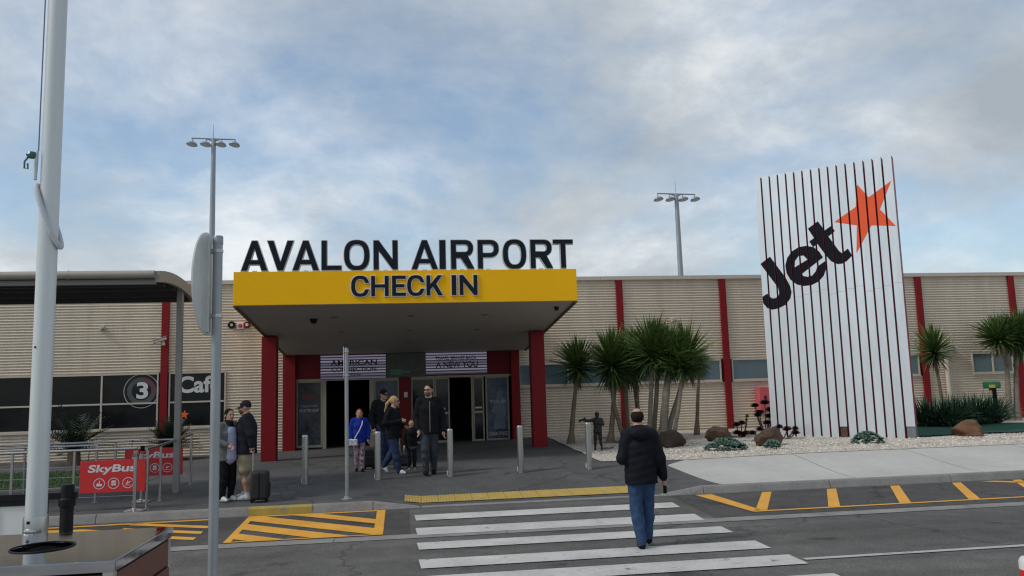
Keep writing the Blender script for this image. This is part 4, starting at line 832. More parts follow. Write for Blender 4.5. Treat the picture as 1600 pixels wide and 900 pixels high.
# rocks
mat('rock_brown', (.075, .042, .024), .9, 0, .45, 3, .8, 14); mat('rock_dark', (.048, .032, .023), .9, 0, .4, 3, .8, 14); mat('rock_rust', (.13, .062, .03), .9, 0, .4, 3, .8, 14)
from mathutils import noise as mnoise
def rock(label, x, y, w, d, h, m, seed, rot=0):
    bm = bmesh.new(); bmesh.ops.create_icosphere(bm, subdivisions=4, radius=1); g = np.random.default_rng(seed)
    pl = [(Vector(g.normal(0, 1, 3)).normalized(), g.uniform(.62, .9)) for _ in range(13)]
    for v in bm.verts:
        p = v.co.copy()
        for n_, c in pl:
            e = p.dot(n_)-c
            if e > 0: p -= n_*e*.92
        p *= 1+.11*mnoise.noise(p*2.2+Vector((seed, 0, 0)))+.06*mnoise.noise(p*6+Vector((0, seed, 0)))+.03*mnoise.noise(p*15+Vector((0, seed, 0)))
        v.co = Vector((p.x*w/1.6, p.y*d/1.6, max(p.z, -.6)*h/1.35))
    me = bpy.data.meshes.new('boulder'); bm.to_mesh(me); bm.free(); me.materials.append(MATS[m])
    o = link('boulder', me, None, 22); o.location = (x, y, zg(x, y)+h*.40); o.rotation_euler = (0, 0, rot); return tag(o, label, 'rock', 'garden boulders')
rock('squarish dark brown boulder right beside the crossing man', 6.72, 20.1, .62, .5, .44, 'rock_dark', 4); rock('low brown boulder left of the burgundy rosettes', 8.42, 21.2, .64, .5, .36, 'rock_brown', 9, .3); rock('brown boulder with a grey-green succulent at its foot', 8.9, 19.1, .74, .55, .38, 'rock_brown', 23, .5); rock('rusty orange boulder on the right by the green turf', 14.38, 19.4, .70, .55, .40, 'rock_rust', 31, 2.2)
# succulents: mounds of small rosettes
mat('succulent', (.12, .20, .16), .6, 0, .3, 8, col2=(.17, .26, .21)); mat('aeonium', (.05, .012, .014), .45, 0, .4, 6); mat('aeonium_black', (.014, .007, .009), .45, 0, .4, 6); mat('aeonium_green', (.15, .16, .03), .5, 0, .3, 6); mat('stem_brown', (.10, .07, .05), .8, 0, .2, 6)
def rosette(b, c, r, n=14, mi=0, g=rng, tilt=.0):
    for i in range(n):
        t = i/n; leaf_blade(b, c, i*2.4+g.normal(0, .1), R_(75-65*t)+tilt, r*(.5+.6*t), r*.55, .05, mi)
def succ(label, x, y, w, d, h, n, seed):
    g = np.random.default_rng(seed); b = MB(); z = zg(x, y)
    for i in range(n):
        a = g.random()*6.28; r = math.sqrt(g.random()); rosette(b, (x+w*r*math.cos(a), y+d*r*math.sin(a), z+h*(1-r*r)*.85+.03), g.uniform(.07, .12), 15, 0, g)
    tag(b.build('succulent_mound', 'succulent'), label, 'succulent', 'grey-green succulents')
succ('widest grey-green succulent mound left of the boulders', 7.4, 18.25, .5, .3, .28, 120, 1); succ('tiny grey-green succulent in front of the brown boulder', 8.45, 18.05, .15, .13, .2, 24, 2); succ('grey-green succulent mound at the foot of the white tower', 10.98, 18.35, .38, .26, .28, 80, 3)
def aeon(label, x, y, heads, m):
    z = zg(x, y); t = thing('aeonium', label, 'succulent', (x, y, z), 'dark aeoniums around the tower')
    for dx, dy, h, r in heads:
        MB().tube([(x+dx*.3, y+dy*.3, z-.02), (x+dx*.8, y+dy, z+h*.5), (x+dx, y+dy, z+h)], [.022, .018, .014], 8).build('stem', 'stem_brown', t); b = MB()
        for q in range(3): rosette(b, (x+dx, y+dy, z+h-.03*q), r*(.62+.2*q), 13)
        b.build('rosette', m if not (m == 'aeonium' and h > .5) else 'aeonium_green', t)
aeon('burgundy rosette plant with a yellow-green tip between two boulders', 9.6, 22.5, [(-.12, 0, .38, .19), (.06, .05, .42, .18), (-.15, -.1, .16, .19), (.12, -.1, .14, .18), (.22, 0, .62, .09), (.2, .03, .52, .07), (0, -.15, .12, .18)], 'aeonium')
aeon('tall near-black rosette plant in front of the red cabinet', 11.3, 24.6, [(-.28, 0, .84, .2), (.0, -.1, .92, .24), (.2, 0, .7, .22), (-.1, .1, .62, .22), (-.25, -.1, .55, .2), (.1, -.15, .5, .22), (0, -.2, .3, .22), (.3, -.1, .95, .2)], 'aeonium_black')
aeon('low burgundy rosettes behind the brown boulder at the tower foot', 10.0, 20.9, [(-.5, .1, .32, .17), (-.35, -.1, .26, .18), (.22, 0, .30, .19), (.4, -.1, .2, .18), (.05, .1, .36, .16), (-.7, .15, .22, .18), (.5, .1, .3, .15)], 'aeonium')

# ------------------------------------------------------------------ people: one continuous surface each, grown from tapered limbs blended in a distance field
def surface_net(F, org, h):
    S = F < 0; nx, ny, nz = F.shape
    c = [S[i:nx-1+i, j:ny-1+j, k:nz-1+k] for i in (0, 1) for j in (0, 1) for k in (0, 1)]
    sm = sum(a.astype(np.int8) for a in c); mix = (sm > 0) & (sm < 8); idx = np.argwhere(mix); ids = -np.ones(mix.shape, np.int64); ids[tuple(idx.T)] = np.arange(len(idx))
    acc = np.zeros((len(idx), 3)); cnt = np.zeros(len(idx)); offs = [(i, j, k) for i in (0, 1) for j in (0, 1) for k in (0, 1)]
    for a in offs:
        for ax in range(3):
            if a[ax]: continue
            b_ = list(a); b_[ax] = 1; pa = idx+np.array(a); pb = idx+np.array(b_); fa = F[tuple(pa.T)]; fb = F[tuple(pb.T)]; m = (fa < 0) != (fb < 0)
            t = np.where(m, fa/np.where(m, fa-fb, 1), 0); p = np.array(a, float)[None].repeat(len(idx), 0); p[:, ax] += t; acc[m] += p[m]; cnt[m] += 1
    V = (idx+acc/np.maximum(cnt, 1)[:, None])*h+org; Q = []
    for ax in range(3):
        u, v = (ax+1) % 3, (ax+2) % 3; sl0 = [slice(None)]*3; sl1 = [slice(None)]*3; sl0[ax] = slice(0, -1); sl1[ax] = slice(1, None)
        A = S[tuple(sl0)]; ch = A != S[tuple(sl1)]; e = np.argwhere(ch); e = e[(e[:, u] > 0) & (e[:, v] > 0) & (e[:, u] < F.shape[u]-1) & (e[:, v] < F.shape[v]-1)]
        ins = A[tuple(e.T)]; du = np.zeros(3, int); du[u] = 1; dv = np.zeros(3, int); dv[v] = 1
        q = np.stack([ids[tuple((e-du-dv).T)], ids[tuple((e-dv).T)], ids[tuple(e.T)], ids[tuple((e-du).T)]], 1); q[~ins] = q[~ins][:, ::-1]; Q.append(q)
    return V, np.concatenate(Q)
def prim_dist(p, P):
    kind = p['t']
    if kind == 'cone':
        a, b_ = np.array(p['a']), np.array(p['b']); s = np.array([1, 1/p['sy'], 1.]); A = a*s; B = b_*s; X = P*s; ba = B-A; L2 = max(1e-12, ba@ba)
        t = np.clip(((X-A)@ba)/L2, 0, 1); d = np.linalg.norm(X-A-t[..., None]*ba, axis=-1)-(p['r'][0]+(p['r'][1]-p['r'][0])*t); d = d*min(1, p['sy']) if p['sy'] < 1 else d
    else:
        X = P-np.array(p['c'])
        if p.get('yaw'): cy, sy_ = math.cos(-p['yaw']), math.sin(-p['yaw']); X = np.stack([X[..., 0]*cy-X[..., 1]*sy_, X[..., 0]*sy_+X[..., 1]*cy, X[..., 2]], -1)
        r = np.array(p['r']); k0 = np.linalg.norm(X/r, axis=-1); k1 = np.linalg.norm(X/(r*r), axis=-1); d = k0*(k0-1)/np.maximum(k1, 1e-9)
    if p.get('zmin') is not None: d = np.maximum(d, p['zmin']-P[..., 2])
    w = p.get('wr', 0)
    if w: d = d+w*(np.sin(P[..., 2]*p.get('wf', 38)+P[..., 0]*17)*.6+np.sin(P[..., 0]*41+P[..., 1]*33+P[..., 2]*23)*.4)
    return d
def grow(prims, vox):
    lo = np.full(3, 1e9); hi = -lo; bb = []
    for p in prims:
        if p['t'] == 'cone': a, b_ = np.array(p['a']), np.array(p['b']); r = max(p['r'])*max(1, p['sy']); l, u = np.minimum(a, b_)-r, np.maximum(a, b_)+r
        else: c = np.array(p['c']); r = max(p['r']); l, u = c-r, c+r
        bb.append((l, u)); lo = np.minimum(lo, l); hi = np.maximum(hi, u)
    lo -= 4*vox; hi += 4*vox; n = np.ceil((hi-lo)/vox).astype(int)+1; F = np.full(n, .5, np.float64)
    for p, (l, u) in zip(prims, bb):
        m = p['k']*1.5+3*vox+abs(p.get('wr', 0)); i0 = np.maximum(0, ((l-m-lo)/vox).astype(int)); i1 = np.minimum(n, ((u+m-lo)/vox).astype(int)+2)
        g = np.stack(np.meshgrid(*[lo[q]+vox*np.arange(i0[q], i1[q]) for q in range(3)], indexing='ij'), -1); d = prim_dist(p, g); sl = tuple(slice(i0[q], i1[q]) for q in range(3)); f = F[sl]; k = p['k']
        hh = np.maximum(k-np.abs(f-d), 0)/k; F[sl] = np.minimum(f, d)-hh*hh*k*.25
    V, Q = surface_net(F, lo, vox); C = V[Q].mean(1); D = np.full(len(C), 1e9); reg = np.zeros(len(C), int)
    for i, p in enumerate(prims):
        d = prim_dist(p, C)-p.get('pri', 0); m = d < D; D[m] = d[m]; reg[m] = i
    return V, Q, reg
DEF = dict(hipL=(-.05,0,.51), hipR=(.05,0,.51), kneeL=(-.055,-.012,.28), kneeR=(.055,-.012,.28), ankL=(-.057,.012,.045), ankR=(.057,.012,.045), shL=(-.098,.006,.80), shR=(.098,.006,.80), elL=(-.135,.02,.635), elR=(.135,.02,.635), wrL=(-.14,-.025,.49), wrR=(.14,-.025,.49), head=(0,-.014,.925))
def cone(a, b_, r0, r1, reg, k=.02, sy=1., wr=0., wf=38, pri=0): return dict(t='cone', a=tuple(a), b=tuple(b_), r=(r0, r1), reg=reg, k=k, sy=sy, wr=wr, wf=wf, pri=pri)
def ell(c, r, reg, k=.012, yaw=0, wr=0, pri=0): return dict(t='ell', c=tuple(c), r=tuple(r), reg=reg, k=k, yaw=yaw, wr=wr, pri=pri)
def hand(P, wr, fdir, sdir, curl, s, reg='skin'):
    """palm, four fingers of unequal length with a knuckle bend, thumb leaving the side of the palm; fdir along the hand, sdir towards the thumb"""
    f = Vector(fdir).normalized(); sd_ = Vector(sdir); sd_ = (sd_-f*sd_.dot(f)).normalized(); n = f.cross(sd_); w = Vector(wr); q = s/1.75
    P.append(cone(w+f*.02*q, w+f*.075*q, .024*q, .03*q, reg, .01, 1)); P.append(cone(w+f*.05*q-sd_*.015*q, w+f*.08*q+sd_*.02*q, .018*q, .018*q, reg, .01))
    for i, ln in enumerate((.072, .082, .077, .060)):
        b0 = w+f*.085*q+sd_*(.031-.0207*i)*q; d1 = (f*math.cos(curl*.5)+n*math.sin(curl*.5)); d2 = (f*math.cos(curl*1.5)+n*math.sin(curl*1.5)); m = b0+d1*ln*.55*q
        P.append(cone(b0, m, .0088*q, .0082*q, reg, .004)); P.append(cone(m, m+d2*ln*.5*q, .0082*q, .007*q, reg, .004))
    t0 = w+f*.03*q+sd_*.026*q; t1 = t0+(f*.6+sd_*.75+n*.2).normalized()*.036*q; P.append(cone(t0, t1, .0115*q, .010*q, reg, .008)); P.append(cone(t1, t1+(f*.9+sd_*.25+n*.3).normalized()*.03*q, .010*q, .008*q, reg, .005))
def person(label, loc, rot, h, J=None, mats=None, top=.006, hem=.47, chest=(.088, .083), sy=.74, pants=.008, shorts=False, head_yaw=0., hair='short', sleeves=True, extra=None, face=True, vox=.0075, hands=(.5, .5), name='person', cat='person', wr=.0045, hood=False, beard=False, skirt=None, hdir=None, wf=38):
    j = dict(DEF); j.update(J or {}); q = lambda k: np.array(j[k])*h; P = []; U = h
    hy = R_(head_yaw); ch, sh_ = math.cos(hy), math.sin(hy); hc = q('head')
    def hp(x, y, z): return (hc[0]+(x*ch-y*sh_)*U, hc[1]+(x*sh_+y*ch)*U, hc[2]+z*U)
    # head
    P.append(ell(hp(0, .008, .012), (.0435*U, .054*U, .054*U), 'skin', .01*U, hy)); P.append(ell(hp(0, -.014, -.022), (.035*U, .040*U, .046*U), 'skin', .014*U, hy)); P.append(ell(hp(0, -.030, -.050), (.021*U, .018*U, .016*U), 'beard' if beard else 'skin', .01*U, hy))
    if face:
        P.append(cone(hp(0, -.050, .006), hp(0, -.062, -.018), .0055*U, .0085*U, 'skin', .006*U)); P.append(ell(hp(0, -.046, .016), (.03*U, .010*U, .006*U), 'skin', .006*U, hy))
        for s in (-1, 1):
            P.append(ell(hp(s*.017, -.0495, .003), (.0075*U, .004*U, .0038*U), 'eye', .002*U, hy, pri=.002)); P.append(ell(hp(s*.0445, .004, -.006), (.006*U, .011*U, .017*U), 'skin', .004*U, hy))
        P.append(ell(hp(0, -.0495, -.036), (.013*U, .006*U, .0035*U), 'lip', .003*U, hy, pri=.001))
        if beard: P.append(ell(hp(0, -.026, -.036), (.034*U, .032*U, .03*U), 'beard', .008*U, hy))
    if hair == 'short': P.append(ell(hp(0, .014, .024), (.0465*U, .053*U, .050*U), 'hair', .006*U, hy))
    elif hair == 'bald': P.append(ell(hp(0, .015, .010), (.0475*U, .054*U, .047*U), 'hair', .005*U, hy)); P.append(ell(hp(0, .016, .046), (.027*U, .034*U, .0165*U), 'skin', .006*U, hy, pri=.003))
    else: P.append(ell(hp(0, .014, .018), (.049*U, .055*U, .055*U), 'hair', .006*U, hy))
    if hair == 'pony':
        P.append(cone(hp(0, .062, .02), hp(0, .10, -.03), .018*U, .022*U, 'hair', .012*U)); P.append(cone(hp(0, .10, -.03), hp(.0, .135, -.13), .021*U, .007*U, 'hair', .012*U, 1, .003))
    if hair == 'bun': P.append(ell(hp(0, .06, .02), (.026*U, .024*U, .026*U), 'hair', .008*U)); P.append(ell(hp(0, .03, -.03), (.04*U, .035*U, .04*U), 'hair', .008*U))
    if hair == 'long': P += [cone(hp(s*.035, .02, .0), hp(s*.034, .026, -.075), .022*U, .014*U, 'hair', .012*U) for s in (-1, 1)]+[cone(hp(0, .04, 0), hp(0, .042, -.085), .034*U, .022*U, 'hair', .012*U)]
    nb = np.array((0, .006, .825))*U; P.append(cone(np.array(hp(0, .010, -.045)), nb, .030*U, .034*U, 'skin', .012*U))
    # torso
    c0, c1 = chest; t_ = top
    P.append(cone((0, 0, .60*U), (0, 0, .725*U), (c1+t_)*U, (c0+t_)*U, 'top', .03*U, sy, wr)); P.append(cone((0, 0, .725*U), (0, .006*U, .815*U), (c0+t_)*U*.97, .045*U, 'top', .03*U, sy, wr)); P.append(cone(q('shL')*np.array([.86, 1, 1.0]), q('shR')*np.array([.86, 1, 1.0]), (.040+t_*.5)*U, (.040+t_*.5)*U, 'top', .025*U, 1, wr))
    P.append(cone((0, 0, hem*U), (0, 0, .60*U), (c1+t_+.004)*U, (c1+t_)*U, 'top', .006*U, sy, wr))
    for p_ in P:
        if p_['reg'] == 'top': p_['zmin'] = hem*U; p_['wf'] = wf
    P.append(cone((0, 0, .525*U), (0, 0, .56*U), .078*U, .074*U, 'bottom', .02*U, .78))
    if hood: P.append(ell((0, .075*U, .815*U), (.082*U, .046*U, .052*U), 'top', .012*U)); P.append(cone((-.05*U, .03*U, .845*U), (.05*U, .03*U, .845*U), .024*U, .024*U, 'top', .02*U))
    else: P.append(cone((0, .004*U, .815*U), (0, .004*U, .842*U), .040*U, .037*U, 'collar', .008*U))
    for s in 'LR':
        hip, kn, an = q('hip'+s), q('knee'+s), q('ank'+s); low = 'skin' if shorts else 'bottom'; g = pants*U
        if shorts:
            mid = hip+(kn-hip)*.88; P.append(cone(hip, mid, .056*U+g, .052*U+g, 'bottom', .02*U, 1, wr)); P.append(cone(hip+(kn-hip)*.7, kn, .036*U, .032*U, 'skin', .01*U)); P.append(cone(kn, kn+(an-kn)*.4, .032*U, .034*U, 'skin', .02*U)); P.append(cone(kn+(an-kn)*.4, an, .034*U, .019*U, 'skin', .02*U)); P.append(cone(kn+(an-kn)*.86, an, .023*U, .023*U, 'sock', .006*U))
        else:
            P.append(cone(hip, kn, .052*U+g, .036*U+g, low, .018*U, 1, wr)); P.append(cone(kn, kn+(an-kn)*.35, .036*U+g, .035*U+g, low, .02*U, 1, wr)); P.append(cone(kn+(an-kn)*.35, an, .035*U+g, .025*U+g, low, .02*U, 1, wr*1.2))
        fd = j.get('foot'+s, (0, -1, -.30 if True else 0)); fd = np.array(fd, float); fd = fd/np.linalg.norm(fd); hl = an+np.array((0, .012, -.022))*U; toe = an+fd*.085*U; 
        P.append(cone(hl, an+fd*.05*U+np.array((0, 0, -.004))*U, .023*U, .023*U, 'shoe', .012*U)); P.append(cone(an+fd*.04*U, toe, .024*U, .017*U, 'shoe', .012*U)); P.append(cone(an+np.array((0, 0, .005))*U, an+np.array((0, 0, -.015))*U, .024*U, .026*U, 'shoe', .008*U))
        sl_, el, w = q('sh'+s), q('el'+s), q('wr'+s); r = t_*U*.75; fa = (w-el)/np.linalg.norm(w-el)
        P.append(cone(sl_, el, .034*U+r, .027*U+r, 'top', .02*U, 1, wr))
        if sleeves: P.append(cone(el, w-fa*.01*U, .027*U+r, .021*U+r*.8, 'top', .015*U, 1, wr)); P.append(cone(w-fa*.012*U, w+fa*.012*U, .0165*U, .0155*U, 'skin', .006*U))
        else: P.append(cone(el, w, .026*U, .017*U, 'skin', .012*U))
        sg_ = -1 if s == 'L' else 1; hd = (hdir or {}).get(s, fa); hand(P, w, hd, (-.35*sg_, -1, .1) if abs(fa[2]) > .5 else (-.3*sg_, -.2, 1), -hands[0 if s == 'L' else 1]*sg_, U)
    P += extra(U, q, hp) if extra else []
    V, Q, reg = grow(P, vox); names = []; rid = np.zeros(len(reg), int)
    for i, p in enumerate(P):
        if p['reg'] not in names: names.append(p['reg'])
        rid[reg == i] = names.index(p['reg'])
    zmin = V[:, 2].min(); V[:, 2] -= zmin
    me = bpy.data.meshes.new(name); me.from_pydata(V.tolist(), [], Q.tolist())
    dm = dict(skin='skin', hair='hair_brown', eye='eye_dark', lip='lip', shoe='shoe_black', sock='cloth_white', beard='hair_ginger', collar=None); dm.update(mats or {})
    for n_ in names: me.materials.append(MATS[dm.get(n_) or dm['top']])
    me.polygons.foreach_set('material_index', rid.tolist()); me.polygons.foreach_set('use_smooth', [True]*len(me.polygons)); me.update()
    o = bpy.data.objects.new(name, me); COL.objects.link(o); o.location = loc; o.rotation_euler = (0, 0, R_(rot)); tag(o, label, cat)
    o['_hc'] = tuple(hc-np.array((0, 0, zmin))); o['_hy'] = hy; o['_U'] = U; o['_z'] = zmin
    return o
def child(o, b, name, m, smooth=40, bevel=0): return b.build(name, m, o, smooth, bevel, world=False)
def cap_on(o, m):
    U = o['_U']; M = Matrix.Translation(Vector(o['_hc'])) @ Matrix.Rotation(o['_hy'], 4, 'Z') @ Matrix.Translation((0, .008*U, .020*U)) @ Matrix.Rotation(R_(6), 4, 'X')
    b = MB(); pr = [(.0500*math.cos(a), .046*math.sin(a)) for a in [math.pi/2*i/8 for i in range(9)]]; n = 28; vs = []; fs = []
    for r, z in [(.0505, -.012)]+pr:
        for k in range(n): t = 2*math.pi*k/n; vs.append(M @ Vector((r*U*math.cos(t)*.97, r*U*math.sin(t)*1.14, z*U+.002*U)))
    for i in range(len(pr)):
        for k in range(n): fs.append((i*n+k, i*n+(k+1) % n, (i+1)*n+(k+1) % n, (i+1)*n+k))
    b.add(vs, fs); c = child(o, b, 'cap', m, 60); b = MB(); vs = []
    for i in range(9):
        t = R_(-160+140*i/8); e = Vector((.047*math.cos(t), .055*math.sin(t), -.006)); f_ = Vector((e.x*.95, e.y-.042*math.sin(math.pi*(i+.6)/9.2), -.016)); vs += [M @ (e*U), M @ (f_*U), M @ ((f_+Vector((0, 0, -.004)))*U), M @ ((e+Vector((0, 0, -.004)))*U)]
    fs = []
    for i in range(8):
        for k in range(4): fs.append((i*4+k, i*4+(k+1) % 4, i*4+4+(k+1) % 4, i*4+4+k))
    b.add(vs, fs+[(0,1,2,3), (32,33,34,35)]); b.build('brim', m, c, 60, 0, world=False)
def glasses_on(o, m):
    U = o['_U']; M = Matrix.Translation(Vector(o['_hc'])) @ Matrix.Rotation(o['_hy'], 4, 'Z'); b = MB()
    for s in (-1, 1): b.add([M @ (Vector((s*.018+x*.0155, -.056-.003*abs(x), .003+z*.010))*U) for x, z in ((-1,-.6),(-.5,-1),(.5,-1),(1,-.6),(1,.7),(-1,.7))], [(0,1,2,3,4,5)]); b.tube([M @ (Vector((s*.034, -.052, .006))*U), M @ (Vector((s*.046, .005, .003))*U)], .0016*U, 6)
    b.tube([M @ (Vector((-.006, -.058, .007))*U), M @ (Vector((.006, -.058, .007))*U)], .0016*U, 6); child(o, b, 'glasses', m, None)
mat('skin', (.42, .24, .17), .55, 0, .08, 20); mat('eye_dark', (.03, .02, .018), .3, 0, .1, 20); mat('lip', (.30, .11, .09), .5, 0, .1, 20)
for n_, c_ in dict(hair_brown=(.035, .02, .014), hair_dark=(.018, .014, .012), hair_ginger=(.20, .075, .028), hair_blonde=(.42, .28, .13), hair_grey=(.12, .10, .09), cloth_black=(.012, .012, .014), cloth_navy=(.016, .018, .026), cloth_blue=(.012, .03, .24), cloth_white=(.6, .6, .6), cloth_grey=(.12, .13, .13), cloth_lav=(.34, .36, .52), cloth_khaki=(.28, .235, .17), denim=(.035, .065, .13), denim_dark=(.026, .042, .085), denim_grey=(.045, .052, .062), shoe_black=(.012, .012, .013), shoe_white=(.62, .62, .62), cap_navy=(.02, .025, .045), puffer=(.009, .010, .014)).items(): mat(n_, c_, .85 if n_ != 'puffer' else .6, 0, .28 if 'denim' in n_ else .15, 14, .4, 70, spec=.08)
mat('legging_print', (.10, .06, .07), .8, 0, .5, 16, col2=(.40, .30, .33), wear=((.05, .02, .05), .48, 22)); mat('bronze', (.022, .019, .016), .5, .5, .3, 9, .3, 60); mat('lens_dark', (.02, .012, .012), .15, 0, .1, 9); mat('bag_print', (.30, .30, .31), .7, 0, .8, 30, col2=(.7, .7, .7)); mat('case_black', (.013, .013, .013), .75, 0, .25, 20, .3, 120)

o = person('balding man in black puffer jacket and jeans walking over the zebra crossing', (3.02, 10.3, -.36), 177, 1.76,
    dict(shL=(-.090, .006, .80), shR=(.090, .006, .80), elR=(.138, .02, .635), wrR=(.085, -.10, .66), elL=(-.138, .03, .635), wrL=(-.168, -.01, .485), hipL=(-.048, 0, .51), hipR=(.048, 0, .51), kneeL=(-.05, -.05, .285), ankL=(-.05, -.075, .06), kneeR=(.045, .0, .28), ankR=(.032, .055, .045), head=(.004, -.02, .925)),
    dict(top='puffer', bottom='denim', shoe='shoe_black', hair='hair_dark'), .018, .455, (.088, .098), .80, .008, hair='bald', hood=True, vox=.0065, wr=.0035, hands=(.9, .6), head_yaw=-6, wf=66)
U = 1.76; w = Vector((-.168*U-.02, -.02*U-.015, .485*U-.115)); b = MB(); b.box(-.006, .006, -.035, .035, -.085, .06, M=Matrix.Translation(w-Vector((0, 0, o['_z']))) @ Euler((R_(8), R_(-6), R_(20))).to_matrix().to_4x4())
ph = b.build('phone', 'black_plastic', None, None, .004); ph.location = o.location; ph.rotation_euler = o.rotation_euler; tag(ph, 'dark phone held low in the crossing man\'s right hand', 'phone')

o = person('tall man in black zip jacket and sunglasses walking out of the terminal', (.55, 16.95, .02), 4, 1.85,
    dict(elL=(-.14, .03, .635), wrL=(-.125, -.03, .50), elR=(.15, .02, .63), wrR=(.155, -.03, .475), kneeL=(-.05, -.06, .285), ankL=(-.05, -.05, .05), kneeR=(.045, .0, .28), ankR=(.045, .045, .05), head=(-.005, -.022, .925)),
    dict(top='cloth_black', bottom='denim_grey', hair='hair_dark', shoe='shoe_black', beard='hair_grey'), .018, .45, (.092, .09), .78, .010, head_yaw=-28, beard=True, hands=(.5, .4))
glasses_on(o, 'lens_dark'); b = MB(); b.tube([(0, -.112*1.85*.72-.028, .80*1.85-o['_z']), (0, -.118*1.85*.72-.028, .66*1.85-o['_z']), (0, -.113*1.85*.74-.02, .47*1.85-o['_z'])], .006, 6); child(o, b, 'zip', 'grey_metal')

o = person('blonde ponytail woman in black top and jeans stepping to the right', (-.18, 17.35, .02), 62, 1.62,
    dict(elL=(-.14, .04, .65), wrL=(-.03, -.12, .67), elR=(.14, .03, .64), wrR=(.09, -.11, .60), kneeL=(-.048, -.055, .285), ankL=(-.046, -.10, .05), kneeR=(.045, .03, .29), ankR=(.04, .16, .11), footR=(0, -.55, -1), head=(0, -.025, .925)),
    dict(top='cloth_black', bottom='denim_dark', hair='hair_blonde', shoe='shoe_white'), .018, .46, (.092, .098), .86, .012, head_yaw=14, hair='pony', hands=(1.2, .6)); glasses_on(o, 'lens_dark')
o = person('man in dark cap half hidden behind the ponytail woman', (-.46, 19.6, .02), 30, 1.80,
    dict(elL=(-.15, .02, .635), elR=(.15, .02, .635), kneeL=(-.05, -.05, .285), ankL=(-.05, -.06, .05), ankR=(.05, .06, .05), head=(.01, -.04, .915)), dict(top='cloth_black', bottom='denim_dark', hair='hair_dark'), .015, .46, (.09, .088), .76, .01, head_yaw=12)
cap_on(o, 'cloth_black')
o = person('red haired girl in bright blue jumper with a white shoulder bag', (-.92, 18.26, .02), 2, 1.36,
    dict(elL=(-.14, .01, .65), wrL=(-.13, -.05, .53), elR=(.14, .01, .65), wrR=(.14, -.04, .51), kneeL=(-.045, -.02, .285), ankL=(-.05, .03, .045), kneeR=(.04, -.05, .285), ankR=(.045, -.05, .045), head=(0, -.018, .918)), dict(top='cloth_blue', bottom='legging_print', hair='hair_ginger', shoe='shoe_black'), .014, .46, (.085, .092), .8, .002, hair='long', vox=.0065)
z0 = o['_z']; U = 1.36; b = MB(); b.tube([(.05*U, -.02*U, .835*U-z0), (.045*U, -.085*U, .75*U-z0), (0, -.095*U, .65*U-z0), (-.075*U, -.095*U, .53*U-z0)], .011, 6, sy=.5); sp_ = child(o, b, 'bag_strap', 'cloth_white', 60)
b = MB(); b.box(-.10, .10, -.028, .028, -.085, .06, M=Matrix.Translation((-.10*U, -.11*U, .475*U-z0)) @ Euler((R_(6), 0, R_(-12))).to_matrix().to_4x4()); bg_ = b.build('shoulder_bag', 'bag_print', None, None, .02); bg_.location = o.location; bg_.rotation_euler = o.rotation_euler; tag(bg_, 'white patterned pouch hanging at the girl\'s hip', 'bag')
o = person('small boy in black jumper holding the tall man\'s hand', (.2, 18.0, .02), 8, 1.10,
    dict(shL=(-.1, .006, .78), shR=(.1, .006, .78), elL=(-.14, .0, .63), wrL=(-.15, -.05, .50), elR=(.15, -.04, .70), wrR=(.19, -.10, .80), head=(0, -.015, .905)), dict(top='cloth_black', bottom='cloth_navy', hair='hair_brown', collar='cloth_grey', shoe='cloth_grey', hemband='cloth_grey'), .012, .47, (.095, .098), .8, .004, hair='short', vox=.006,
    extra=lambda U, q, hp: [cone((0, 0, .49*U), (0, 0, .515*U), .106*U, .107*U, 'hemband', .008*U, .8), ell(hp(0, .0, .012), (.053*U, .063*U, .062*U), 'skin', .01*U), ell(hp(0, .014, .028), (.056*U, .062*U, .058*U), 'hair', .006*U)])
o = person('man in navy jacket, khaki shorts and cap embracing a woman, hand on suitcase', (-2.74, 15.17, zg(-2.74, 15.17)), -86, 1.745,
    dict(shR=(.105, .006, .805), elR=(.155, .06, .655), wrR=(.150, .072, .545), elL=(-.14, -.03, .65), wrL=(-.07, -.135, .62), hipL=(-.052, 0, .51), hipR=(.052, 0, .51), ankL=(-.055, -.03, .045), ankR=(.058, .02, .045), head=(0, -.022, .925)),
    dict(top='cloth_navy', bottom='cloth_khaki', hair='hair_brown', shoe='shoe_white', sock='cloth_white'), .026, .46, (.094, .094), .84, .014, shorts=True, beard=True, hands=(.6, 1.3), head_yaw=4)
cap_on(o, 'cap_navy')
o = person('dark haired woman in grey cardigan and lavender top facing the man in the cap', (-3.05, 15.1, zg(-3.05, 15.1)), 48, 1.62,
    dict(elL=(-.135, -.02, .65), wrL=(-.09, -.12, .60), elR=(.14, .01, .64), wrR=(.12, -.06, .53), kneeL=(-.05, -.02, .285), head=(.01, -.015, .922)), dict(top='cloth_grey', bottom='cloth_black', hair='hair_dark', shoe='shoe_white', collar='cloth_black', lav='cloth_lav'), .014, .44, (.092, .096), .85, .008, hair='bun', head_yaw=-8,
    extra=lambda U, q, hp: [cone((0, -.052*U, .475*U), (0, -.050*U, .74*U), .074*U, .062*U, 'lav', .012*U, .78, .003), cone((-.05*U, .03*U, .40*U), (.05*U, .03*U, .40*U), .055*U, .055*U, 'top', .03*U, 1.1), cone((0, -.03*U, .79*U), (0, -.03*U, .835*U), .048*U, .04*U, 'collar', .01*U)])
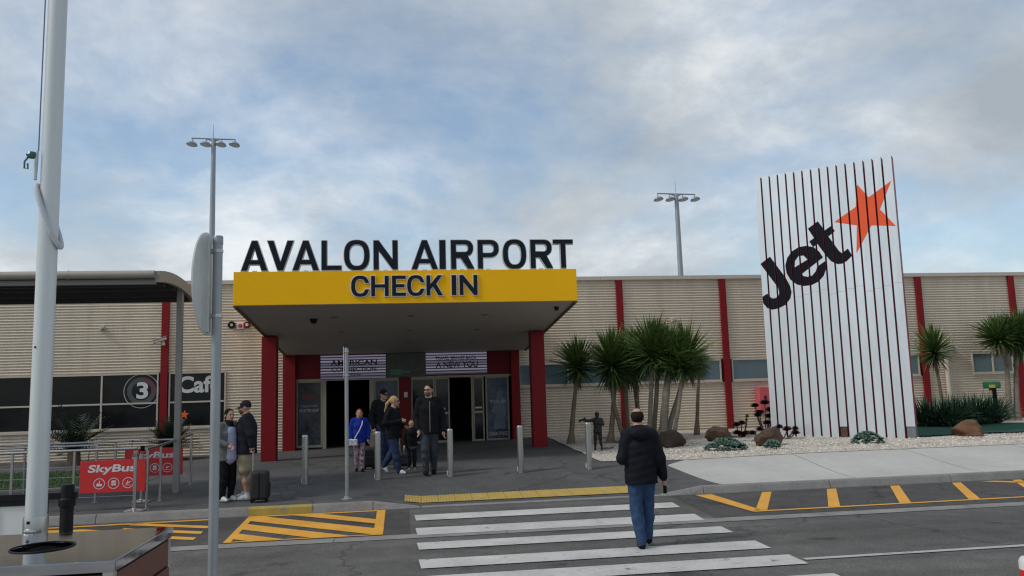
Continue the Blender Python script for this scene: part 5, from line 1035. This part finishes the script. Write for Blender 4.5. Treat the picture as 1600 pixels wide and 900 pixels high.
def suitcase(label, x, y, rot, w, d, h, hh, m='case_black', trim='black_plastic'):
    z = zg(x, y); M = Matrix.Translation((x, y, z)) @ Matrix.Rotation(R_(rot), 4, 'Z'); t = thing('suitcase', label, 'suitcase', (x, y, z), 'rolling suitcases')
    MB().box(-w/2, w/2, -d/2, d/2, .045, h, M=M).build('shell', m, t, 60, .045); MB().box(-w/2-.002, w/2+.002, -.012, .012, .08, h-.03, M=M).build('zip_band', trim, t)
    MB().box(-w/2+.05, w/2-.05, -d/2-.022, -d/2-.001, .1, h*.62, M=M).build('front_pocket', m, t, None, .015)
    for sx in (-1, 1): MB().tube([M @ Vector((sx*(w/2-.05)-.02, d/2-.03, .03)), M @ Vector((sx*(w/2-.05)+.02, d/2-.03, .03))], .03, 14).build('wheel', 'black_plastic', t)
    for sx in (-1, 1): MB().box(sx*(w/2-.06)-.02, sx*(w/2-.06)+.02, -d/2+.02, -d/2+.06, 0, .045, M=M).build('foot', 'black_plastic', t)
    if hh:
        for sx in (-.045, .045): MB().tube([M @ Vector((sx, d/2-.03, h)), M @ Vector((sx, d/2-.03, hh))], .008, 8).build('handle_tube', 'stainless', t)
        MB().tube([M @ Vector((-.065, d/2-.03, hh)), M @ Vector((.065, d/2-.03, hh))], .014, 10).build('handle_grip', 'black_plastic', t)
suitcase('black upright suitcase with raised handle held by the man in the cap', -2.45, 14.86, 92, .26, .30, .53, .89)
suitcase('dark suitcase with red trim behind the girl in blue', -.74, 18.75, 20, .34, .22, .46, 0, 'case_black', 'red_plastic'); suitcase('black case on the ground between the ponytail woman and the boy', .0, 18.45, 5, .40, .22, .34, .7)
o = person('bronze statue of a child stretching a toy out to the left', (4.86, 20.2, zg(4.86, 20.2)+.02), -25, .97,
    dict(shL=(-.1, .006, .78), shR=(.1, .006, .78), elL=(-.21, -.05, .76), wrL=(-.33, -.09, .775), elR=(.15, -.02, .66), wrR=(.04, -.13, .70), kneeL=(-.07, -.01, .27), ankL=(-.085, .01, .045), kneeR=(.06, -.01, .27), ankR=(.09, .02, .045), head=(0, -.01, .905)),
    {k: 'bronze' for k in ('top', 'bottom', 'skin', 'hair', 'eye', 'lip', 'shoe', 'collar', 'sock')}, .014, .46, (.09, .092), .8, .0, shorts=True, hair='full', vox=.006, name='child_statue', cat='statue',
    extra=lambda U, q, hp: [ell(hp(0, 0, .012), (.058*U, .066*U, .066*U), 'hair', .01*U), cone((-.46*U, -.11*U, .74*U), (-.30*U, -.10*U, .83*U), .018*U, .022*U, 'toy', .008*U), cone((-.50*U, -.03*U, .78*U), (-.36*U, -.19*U, .79*U), .012*U, .012*U, 'toy', .008*U)])
o.data.materials[-1] = MATS['bronze']
for o_ in bpy.data.objects:
    for k_ in ('_base', '_hc', '_hy', '_U', '_z'):
        if k_ in o_: del o_[k_]
